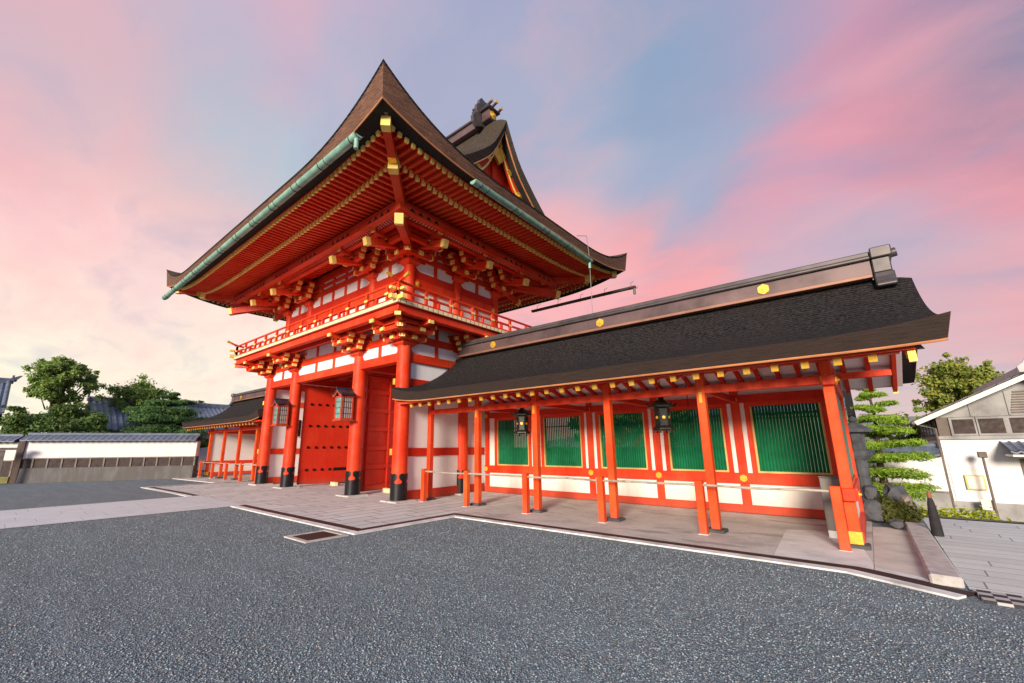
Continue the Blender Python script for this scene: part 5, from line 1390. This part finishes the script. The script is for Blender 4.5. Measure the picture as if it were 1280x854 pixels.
# right-hand storehouse
def storehouse():
    x0, x1, yf, zb = 13.45, 18.6, 15.1, -1.2; xr = 15.95; zr_ = 4.06; ze = 2.55
    r = thing('storehouse', 'white plastered storehouse with grey tiled gable roof and brown upper windows', 'house', (xr, yf+3, zb))
    mb = MB(); mb.box(x0, x1, yf, yf+8, zb, 1.80); w_ = mb.build('wall', 'house_white', r)
    mb = MB(); mb.box(x0-.04, x1+.04, yf-.05, yf-.002, zb, -.42); mb.build('stone_dado', 'house_grey', r)
    mb = MB(); mb.box(x0-.08, x1+.08, yf-.10, yf+8.05, 1.801, 1.92); mb.build('string_course', 'house_grey', r)
    # timber upper storey
    mb = MB(); mb.box(x0+.02, x1-.02, yf+.04, yf+7.95, 1.921, 2.62); u = mb.build('upper_storey', 'house_timber', r)
    mb = MB(); mb.prism([(x0-.25-xr, 2.62), (x1+.25-xr, 2.62), (x1-xr+.2, 2.66), (0, zr_-.12), (x0-xr-.2, 2.66)], (xr, yf+.02, 0), (1, 0, 0), (0, 0, 1), (0, 1, 0), 0, .1); g = mb.build('gable_wall', 'house_grey', r)
    mb = MB()
    for i in range(9): mb.box(xr-.55+.02*i, x1-.6-.15*i, yf-.012, yf+.018, 2.70+.09*i, 2.75+.09*i)
    mb.build('louvre', 'house_timber', g)
    for t in (.33, .66, ): mb = MB(); mb.box(x0+(xr-x0)*t*1.15, x0+(xr-x0)*t*1.15+.05, yf-.02, yf+.018, 2.64, 2.66+(zr_-2.8)*t); mb.build('gable_batten', 'house_grey', g)
    for i, (a, b) in enumerate(((.42, .98), (1.10, 1.72), (1.86, 2.5), (2.66, 3.3), (3.5, 4.1), (4.3, 4.9))):
        mb = MB(); mb.box(x0+a-.07, x0+b+.07, yf-.03, yf+.038, 1.93, 2.60); f = mb.build('window', 'house_grey', u)
        mb = MB(); mb.box(x0+a, x0+b, yf-.036, yf-.031, 2.0, 2.53); mb.build('pane', 'window_glass', f)
    for i in range(5):
        mb = MB(); mb.box(x0-.03, x0+.019, yf+.3+1.2*i, yf+1.2+1.2*i, 2.0, 2.53); mb.build('window', 'window_glass', u)
    # roof, ridge running back
    mb = MB(); ov = .55; eL = x0-.62; eR = x1+.62
    n = Vector((0, 1, 0))
    tiled_slope(mb, (xr, yf-ov, zr_), (xr, yf+8.4, zr_), (eL-xr, 0, 0), zr_-ze+.05, 8, 26, .04, .05); tiled_slope(mb, (xr, yf-ov, zr_), (xr, yf+8.4, zr_), (eR-xr, 0, 0), zr_-ze+.05, 8, 26, .04, .05)
    rf = mb.build('tiled_roof', 'grey_tile', r)
    mb = MB(); mb.bar((xr, yf-ov+.04, zr_-.10), (eL+.02, yf-ov+.04, ze-.14), .10, .16); mb.bar((xr, yf-ov+.041, zr_-.10), (eR-.02, yf-ov+.041, ze-.14), .10, .16); mb.build('bargeboard', 'sign_paper', rf)
    mb = MB(); mb.box(xr-.16, xr+.16, yf-ov-.05, yf+8.4, zr_, zr_+.22); mb.prism([(-.22, 0), (.22, 0), (.25, .2), (.1, .32), (0, .52), (-.1, .32), (-.25, .2)], (xr, yf-ov-.06, zr_), (1, 0, 0), (0, 0, 1), (0, -1, 0), 0, .1); mb.build('ridge_tiles', 'grey_tile', rf)
    mb = MB(); mb.tube([(eL-.03, yf-ov, ze-.12), (eL-.03, yf+8.3, ze-.12)], .06, 8); mb.tube([(eL-.03, yf-.2, ze-.15), (x0-.06, yf-.12, ze-.35), (x0-.06, yf-.12, zb)], .035, 8); mb.build('downpipe', 'house_timber', rf)
    # porch canopy
    mb = MB(); tiled_slope(mb, (14.95, yf-.02, 1.66), (17.6, yf-.02, 1.66), (0, -1.25, 0), .30, 3, 12, .04, .05); cn = mb.build('porch_roof', 'roof_tile', r)
    mb = MB(); mb.box(14.98, 17.6, yf-1.2, yf-.06, 1.20, 1.27); mb.build('porch_ceiling', 'house_white', cn)
    mb = MB(); mb.box(15.3, 16.7, yf-.03, yf-.006, zb+.02, 1.1); dr = mb.build('doorway', 'house_timber', r)
    mb = MB(); mb.box(15.62, 16.45, yf-.05, yf-.031, zb+.1, .9); mb.build('noren_curtain', 'shoji', dr)
    mb = MB(); mb.box(13.52, 13.60, yf-.03, yf+.0, -.4, 1.0); mb.build('corner_plaster', 'house_white', r)
storehouse()
tsuiji((11.4, 15.5), (13.4, 15.25), -1.2, 'garden_wall', 'pale garden wall with tiled coping between the pruned pine and the storehouse', top=2.72, stone=1.05, wood=.01, mwall='plaster', endpost=False, base_m='house_grey')
mb = MB(); mb.box(12.75, 12.95, 15.0, 15.12, .62, .82); tag(mb.build('wall_lamp', 'house_grey', org=(12.85, 15.06, .62), bevel=.02), 'small square grey lamp on the pale garden wall', 'lamp')
# yard things before the storehouse
r = thing('lamp_post', 'slim dark post with a boxy head before the white storehouse wall', 'lamp post', (14.35, 14.4, -1.15))
mb = MB(); mb.tube([(14.35, 14.4, -1.15), (14.35, 14.4, 1.15)], .035, 10); mb.build('post', 'house_timber', r, smooth=True)
mb = MB(); mb.box(14.24, 14.46, 14.3, 14.5, 1.15, 1.36); mb.build('lamp_head', 'house_timber', r, bevel=.02)
r = thing('notice_board', 'framed yellowish notice hung on the storehouse wall beside the slim post', 'notice board', (14.1, 15.0, -.05))
mb = MB(); mb.box(13.85, 14.35, 15.01, 15.08, .0, .52); mb.build('frame', 'gold_frame', r, bevel=.01)
mb = MB(); mb.box(13.9, 14.3, 15.0, 15.009, .05, .47); mb.build('paper', 'sign_paper', r)
r = thing('small_sign', 'small white notice plate on a short stake below the framed notice', 'sign', (14.2, 14.5, -1.15))
mb = MB(); mb.box(14.05, 14.40, 14.48, 14.50, -.62, -.28); mb.build('plate', 'sign_paper', r)
mb = MB(); mb.tube([(14.22, 14.52, -1.15), (14.22, 14.52, -.3)], .02, 8); mb.build('stake', 'steel', r)

# bollard with dark cover
r = thing('covered_bollard', 'tapering black cloth covered bollard with a reddish tip at the pavement edge', 'bollard', (12.06, 2.95, 0))
mb = MB(); mb.lathe([(.085, 0), (.08, .15), (.068, .40), (.05, .58), (.03, .66)], (12.06, 2.95, .006), 14)
for v in mb.v: pass
mb.build('cover', 'black_cloth', r, smooth=True)
mb = MB(); mb.lathe([(.03, .66), (.038, .69), (.03, .74), (.01, .78)], (12.06, 2.95, .006), 12); mb.build('tip', 'cord_red', r, smooth=True)

# ------------------------------------------------------------------ stones, lantern, bushes
def rock(mb, c, s, seed, sub=2):
    bm = bmesh.new(); bmesh.ops.create_icosphere(bm, subdivisions=sub, radius=1); rr = random.Random(seed)
    ph = [rr.uniform(0, 6) for _ in range(6)]
    vs = []
    for v in bm.verts:
        p = v.co.normalized(); k = 1+.16*math.sin(3*p.x+ph[0])+.14*math.sin(4*p.y+ph[1])+.12*math.sin(5*p.z+ph[2])+rr.uniform(-.05, .05)
        q = [max(-.78, min(.78, p[i]*k))/.78 for i in range(3)]
        vs.append((c[0]+q[0]*s[0], c[1]+q[1]*s[1], c[2]+q[2]*s[2]))
    fs = [tuple(v.index for v in f.verts) for f in bm.faces]; bm.free(); mb.add(vs, fs)
STONES = [((11.20, 4.25, .22), (.15, .26, .24), 'dark boulder at the foot of the corridor end wall'), ((11.20, 4.8, .55), (.14, .26, .16), 'dark squared block leaning on the boulders behind the corridor end'),
          ((11.52, 3.35, .10), (.11, .16, .09), 'small reddish rock before the clipped bush'),
          ((11.80, 5.15, .22), (.13, .30, .30), 'upright blue grey kerb block right of the clipped bush'), ((11.66, 6.1, .42), (.22, .26, .24), 'grey stone block between the stone stack and the pine trunk')]
for i, (c, s, lab) in enumerate(STONES):
    mb = MB(); rock(mb, c, s, i); tag(mb.build('garden_rock', 'dark_stone' if i != 3 else 'wood_grey', org=(c[0], c[1], c[2]-s[2])), lab, 'rock', 'garden rocks by the corridor end')
r = thing('stone_lantern', 'tall grey stone lantern partly hidden behind the corridor end', 'lantern', (11.12, 6.3, 0))
c = (11.12, 6.3, 0)
for nm, pr, nn in (('base', [(.30, -.1), (.30, .25), (.24, .32)], 6), ('shaft', [(.15, .32), (.14, .8), (.15, 1.25)], 12), ('platform', [(.18, 1.25), (.26, 1.36), (.26, 1.48)], 6), ('light_box', [(.18, 1.48), (.18, 1.92)], 6), ('cap', [(.20, 1.92), (.36, 1.96), (.35, 2.03), (.22, 2.12), (.10, 2.20)], 6), ('finial', [(.07, 2.20), (.10, 2.26), (.07, 2.34), (.02, 2.38)], 10)):
    mb = MB(); mb.lathe(pr, c, nn); mb.build(nm, 'dark_stone', r)

def leaves(mb, c, rad, n, size, up_=.35, shell=.55, w=.55):
    """n leaf sprays scattered through an uneven ellipsoid"""
    c = np.array(c, float); rad = np.array(rad, float)
    u = RNG.normal(size=(n, 3)); u /= np.linalg.norm(u, axis=1)[:, None]
    rr = (shell+(1-shell)*RNG.random(n))**1.0
    lump = 1+.22*np.sin(u[:, 0]*5+c[0]*3)+.18*np.sin(u[:, 1]*6+c[1]*2)+.15*np.sin(u[:, 2]*5+c[2])
    P = c+u*rad*(rr*lump)[:, None]
    nrm = u*(1-up_)+np.array([0, 0, 1])*up_+RNG.normal(size=(n, 3))*.45; nrm /= np.linalg.norm(nrm, axis=1)[:, None]
    ref = RNG.normal(size=(n, 3)); a = np.cross(nrm, ref); a /= np.linalg.norm(a, axis=1)[:, None]; b = np.cross(nrm, a)
    s = size*(.6+.8*RNG.random(n))[:, None]
    q = np.stack([P-a*s, P-b*s*w+nrm*s*.12, P+a*s, P+b*s*w+nrm*s*.12], 1)
    k = len(mb.v)
    mb.v += [Vector(p) for p in q.reshape(-1, 3)]; mb.f += [(k+4*i, k+4*i+1, k+4*i+2, k+4*i+3) for i in range(n)]
def build_leaves(mb, name, m, parent):
    """no normal recalculation: every leaf is its own island"""
    me = bpy.data.meshes.new(name); base = ORG.get(parent.name, Vector()) if parent else Vector()
    me.from_pydata([tuple(v-base) for v in mb.v], [], mb.f); me.materials.append(MATS[m])
    o = bpy.data.objects.new(name, me); COL.objects.link(o)
    if parent: o.parent = parent; ORG[o.name] = base
    return o
def tree(label, base, h, crown, nclump, nleaf, size, m, trunk_r, seed, cat='tree', name='broadleaf_tree', group=None, low=.35):
    """crown = (rx, ry, rz, zc) of the envelope"""
    rr = random.Random(seed); r = thing(name, label, cat, base, group); b = Vector(base)
    mb = MB(); pts = [b+Vector((0, 0, -.1)), b+Vector((rr.uniform(-.1, .1), rr.uniform(-.1, .1), h*.3)), b+Vector((rr.uniform(-.25, .25), rr.uniform(-.25, .25), h*.6)), b+Vector((rr.uniform(-.3, .3), rr.uniform(-.3, .3), h*.9))]
    mb.tube(pts, [trunk_r*1.25, trunk_r, trunk_r*.65, trunk_r*.2], 10)
    cl = []
    rx, ry, rz, zc = crown
    for i in range(nclump):
        for _ in range(40):
            p = Vector((rr.uniform(-1, 1), rr.uniform(-1, 1), rr.uniform(-1, 1)))
            if .25 < p.length < 1: break
        c = b+Vector((p.x*rx, p.y*ry, zc+p.z*rz)); s = rr.uniform(.20, .46)*(22/nclump)**.25
        cl.append((c, s))
        st = pts[1].lerp(pts[3], max(0, min(1, (c.z-b.z)/h-.25))); mid = st.lerp(c, .55)+Vector((0, 0, -.08*h*rr.random()))
        mb.tube([st, mid, c], [trunk_r*.38, trunk_r*.2, trunk_r*.06], 6)
    mb.build('trunk', 'trunk_bark', r, smooth=True)
    lm = MB()
    for c, s in cl:
        leaves(lm, c, (rx*s*1.1, ry*s*1.1, rz*s*.85), int(nleaf*.75), size, shell=.3)
        for _ in range(3):
            o = Vector((rr.gauss(0, 1)*rx, rr.gauss(0, 1)*ry, rr.gauss(0, 1)*rz))*s*.75; leaves(lm, c+o, (rx*s*.45, ry*s*.45, rz*s*.4), int(nleaf*.16), size, shell=.2)
    build_leaves(lm, 'crown', m, r); return r
def cloud_pine(label, base, h, tiers, m, seed, lean=(.0, .0), leafn=420, size=.10, trunk_r=.12, name='pruned_pine'):
    """cloud-pruned pine: flat pads of needles carried on near-level boughs"""
    rr = random.Random(seed); b = Vector(base); r = thing(name, label, 'tree', base)
    P = lambda q: b+Vector((lean[0]*q+.07*h*math.sin(q*6+seed)*.35, lean[1]*q+.05*h*math.cos(q*5)*.3, h*q))
    mb = MB(); mb.tube([P(q)-Vector((0, 0, .1 if q == 0 else 0)) for q in np.linspace(0, .99, 10)], [trunk_r*(1.15-1.0*q) for q in np.linspace(0, 1, 10)], 8)
    lm = MB()
    for q, R, k in tiers:
        a0 = rr.uniform(0, 6)
        for i in range(k):
            a = a0+2*PI*i/k+rr.uniform(-.35, .35); d = R*rr.uniform(.5, 1.08); p = P(q); e = p+Vector((math.cos(a)*d, math.sin(a)*d, rr.uniform(-.06, .05)*h*.5))
            mb.tube([p-Vector((0, 0, .02*h)), p.lerp(e, .5)+Vector((0, 0, -.012*h)), e], [trunk_r*.35*(1.1-q), trunk_r*.25*(1.1-q), .015], 5)
            pr = max(.16, R*.56)*rr.uniform(.8, 1.1)
            leaves(lm, e, (pr, pr, pr*.27), leafn, size, up_=.45, shell=.1, w=.2); leaves(lm, p.lerp(e, .5)+Vector((0, 0, .01)), (pr*.7, pr*.7, pr*.28), leafn//2, size, up_=.45, shell=.1, w=.2)
        if k < 2 or R < .3: leaves(lm, P(q), (max(R, .2)*.8,)*2+(.10,), leafn//2, size, up_=.8, shell=.2)
    mb.build('trunk', 'trunk_bark', r, smooth=True); build_leaves(lm, 'crown', m, r); return r
def bush(label, c, rad, n, size, m, name='clipped_bush'):
    mb = MB(); 
    leaves(mb, (c[0], c[1], c[2]+rad[2]*.25), rad, n, size, up_=.3, shell=.82); leaves(mb, (c[0], c[1], c[2]+rad[2]*.2), [q*.85 for q in rad], n//2, size*1.2, up_=.3, shell=.7)
    r = thing(name, label, 'bush', c); build_leaves(mb, 'foliage', m, r)
    st = MB(); st.tube([(c[0], c[1], c[2]-.1), (c[0]+.02, c[1], c[2]+rad[2]*.6)], [.05, .02], 6)
    for a in range(5): st.tube([(c[0], c[1], c[2]+.05), (c[0]+rad[0]*.6*math.cos(a*1.26), c[1]+rad[1]*.6*math.sin(a*1.26), c[2]+rad[2]*.5)], [.03, .01], 5)
    st.build('stem', 'trunk_bark', r); return r

# right side planting
cloud_pine('tall pruned pine with flat bright green tiers beside the corridor end', (11.75, 12.4, -.95), 4.9,
           [(.22, 1.15, 5), (.32, 1.2, 5), (.42, 1.05, 5), (.52, 1.0, 5), (.62, .82, 5), (.715, .70, 5), (.80, .52, 4), (.88, .40, 4), (.95, .24, 3), (1.0, .14, 2)], 'leaf_lime', 3, leafn=800, size=.08, trunk_r=.13, lean=(-.25, 0))
bush('round clipped olive bush beside the corridor end stones', (11.50, 4.55, .0), (.36, .5, .42), 4200, .035, 'leaf_hedge')
mb = MB()
for i in range(9): leaves(mb, (12.05+.17*i, 7.9-.04*i, -.45), (.22, .45, .50), 420, .05, up_=.4, shell=.7)
r = thing('low_hedge', 'bright yellow green low hedge below the garden wall', 'hedge', (12.7, 7.8, -.9)); build_leaves(mb, 'foliage', 'hedge_yellow', r)
mb = MB()
for i in range(6): mb.tube([(12.1+.27*i, 7.85, -1.0), (12.12+.27*i, 7.85, -.5)], .03, 6)
mb.build('stem', 'trunk_bark', r)
tree('autumn tinted tall tree rising behind the storehouse roof', (15.75, 27.5, -1.2), 8.0, (1.9, 1.9, 1.9, 5.9), 34, 420, .10, 'leaf_autumn', .2, 21)
tree('small green tree between the pruned pine and the storehouse eave', (13.4, 24.0, -1.2), 4.6, (1.4, 1.4, 1.3, 2.9), 14, 340, .12, 'leaf_fresh', .10, 22)
tree('dark green tree at the right edge behind the storehouse ridge', (21.6, 28.0, -1.2), 8.0, (2.4, 2.4, 2.0, 5.6), 18, 420, .15, 'leaf_dark', .2, 23)

# left side trees, beyond the wall
t = tree('tall two tier broadleaf tree with a fresh green top beyond the left wall', (-33.6, -5.45, -.3), 9.0, (1.7, 1.75, 1.6, 6.8), 40, 620, .095, 'leaf_fresh', .26, 31)
tree('broad dark rounded tree spreading in front of the two tier tree', (-31.6, -5.2, -.3), 5.6, (2.6, 2.7, 1.5, 3.5), 36, 800, .10, 'leaf_dark', .2, 32)
tree('low olive shrubby tree between the temple roof and the dark tree', (-34.0, -8.4, -.3), 4.4, (1.8, 2.0, 1.2, 2.7), 18, 600, .10, 'leaf_hedge', .14, 33)
tree('loose green tree standing behind the spreading pine', (-36.0, -.6, -.3), 8.0, (2.2, 2.3, 1.9, 5.6), 34, 520, .095, 'leaf_fresh', .2, 34)
cloud_pine('spreading dark pine with layered boughs beyond the left wall', (-31.2, .35, -.3), 6.2, [(.42, 2.3, 6), (.54, 2.4, 7), (.66, 2.3, 7), (.78, 1.9, 6), (.89, 1.2, 5), (.98, .6, 3)], 'leaf_pine', 5, leafn=1100, size=.14, trunk_r=.2, lean=(.3, .3), name='spreading_pine')
tree('small round green tree against the blue roof left of the corridor', (-38.0, 3.6, -.3), 6.2, (1.5, 1.7, 1.0, 5.1), 14, 560, .10, 'leaf_dark', .14, 35)
tree('low dark shrub row below the blue tiled roof', (-31.0, 2.8, -.3), 3.2, (1.2, 2.0, .6, 2.5), 12, 340, .13, 'leaf_dark', .10, 36)

# garden seen through the corridor windows
hd = thing('clipped_hedge', 'dark green clipped hedge seen through the corridor windows', 'hedge', (5, 8.5, 0))
mb = MB()
for i in range(27): leaves(mb, (-.4+.29*i, 8.6, .80), (.30, .45, .88), 200, .08, up_=.3, shell=.75)
build_leaves(mb, 'foliage', 'leaf_dark', hd)
mb = MB()
for i in range(9): mb.tube([(-.3+.85*i, 8.6, -.05), (-.3+.85*i, 8.6, .9)], .04, 6)
mb.build('stem', 'trunk_bark', hd)
tree('garden tree showing through the second corridor window', (-2.5, 17.0, 0), 5.6, (2.2, 2.2, 1.6, 3.6), 16, 320, .16, 'leaf_fresh', .18, 41)
tree('garden tree showing through the third corridor window', (2.0, 19.0, 0), 5.4, (2.2, 2.2, 1.5, 3.4), 16, 320, .16, 'leaf_dark', .18, 42)
r = thing('shrine_hall', 'distant vermilion shrine building glimpsed through the corridor windows', 'building', (2.0, 24.0, 0))
for i in range(8):
    mb = MB(); mb.box(-4.1+1.9*i, -3.85+1.9*i, 24.0, 24.25, 0, 3.2); mb.build('pillar', 'vermilion_worn', r)
mb = MB(); mb.box(-5, 10, 24.3, 29, 0, 3.2); mb.build('wall', 'plaster', r)
mb = MB(); mb.prism([(-1.6, 3.2), (6.6, 3.2), (2.6, 5.3), (2.3, 5.3)], (-6, 24.0, 0), (0, 1, 0), (0, 0, 1), (1, 0, 0), 0, 17); mb.build('roof', 'bark_roof', r)

tsuiji((5.2, 13.2), (10.9, 13.2), 0, 'inner_wall', 'mossy inner precinct wall glimpsed through the bars of the rightmost corridor windows', top=3.3, stone=.35, wood=.01, mwall='green_wall', endpost=False)
# loose stones in front of the camera's feet, thinning out with distance
def loose_stones(n=170000):
    r = 1.5+14.5*RNG.random(n)**1.5; a = YAW+PI/2+(RNG.random(n)-.5)*2.0
    x = CAM.x+r*np.cos(a); y = CAM.y+r*np.sin(a)
    keep = ~((x > 11.8) & (y > -1.75)) & (y < -1.15) & ~((y > -3.8) & (x < 3.65)) & ~((x > 2.55) & (x < 3.65) & (y > -4.8) & (y < -3.7)) & (y < -1.15-.53*np.maximum(0, x-10.9)) & ~((x < -2.9) & (x > -7.2))
    x, y, r = x[keep], y[keep], r[keep]; n = len(x)
    sz = (.0032+.0046*RNG.random(n)**1.8)*(1+.06*r)
    base = np.array([(1, 0, 0), (-1, 0, 0), (0, 1, 0), (0, -1, 0), (0, 0, 1), (0, 0, -1), ], float)
    V = base[None]*(.7+.6*RNG.random((n, 6, 1)))*sz[:, None, None]; V[:, :, 2] *= .7
    th = RNG.random(n)*2*PI; c, s_ = np.cos(th)[:, None], np.sin(th)[:, None]
    X, Y = V[:, :, 0]*c-V[:, :, 1]*s_*1.3, V[:, :, 0]*s_+V[:, :, 1]*c*1.3
    P = np.stack([X+x[:, None], Y+y[:, None], V[:, :, 2]+(sz*.45)[:, None]], 2)
    F = np.array([(0, 2, 4), (2, 1, 4), (1, 3, 4), (3, 0, 4), (2, 0, 5), (1, 2, 5), (3, 1, 5), (0, 3, 5)])
    F = (F[None]+np.arange(n)[:, None, None]*6).reshape(-1)
    me = bpy.data.meshes.new('loose_gravel'); me.vertices.add(n*6); me.vertices.foreach_set('co', P.reshape(-1))
    nf = n*8; me.loops.add(nf*3); me.loops.foreach_set('vertex_index', F.astype(np.int32))
    me.polygons.add(nf); me.polygons.foreach_set('loop_start', np.arange(0, nf*3, 3, dtype=np.int32)); me.update(calc_edges=True)
    me.materials.append(MATS['gravel_stone']); o = bpy.data.objects.new('loose_gravel', me); COL.objects.link(o)
    tag(o, 'loose blue grey gravel stones strewn over the forecourt', 'gravel', kind='stuff')
loose_stones()
# a few fallen leaves on the gravel
mb = MB()
for i in range(60):
    x, y = random.uniform(-2, 12), random.uniform(-7.5, -1.5); a = random.uniform(0, 6); q = random.uniform(.015, .03)
    mb.add([(x+q*math.cos(a+k*PI/2)*(1 if k % 2 else .6), y+q*math.sin(a+k*PI/2)*(1 if k % 2 else .6), .012+.012*random.random()) for k in range(4)], [(0, 1, 2, 3)])
tag(mb.build('fallen_leaves', 'leaf_autumn'), 'scattered small brown leaves lying on the gravel', 'leaves', kind='stuff')
# far hill beyond the pine
mb = MB(); rows = []
for k in range(9):
    q = k/8; rows.append([(x, 330+90*q, -6+(19+5*math.sin(x*.013+1)+3*math.sin(x*.05))*math.sin(PI*q*.5)) for x in np.linspace(-260, 420, 60)])
mb.grid(rows); tag(mb.build('hills', 'hill', smooth=True), kind='structure')
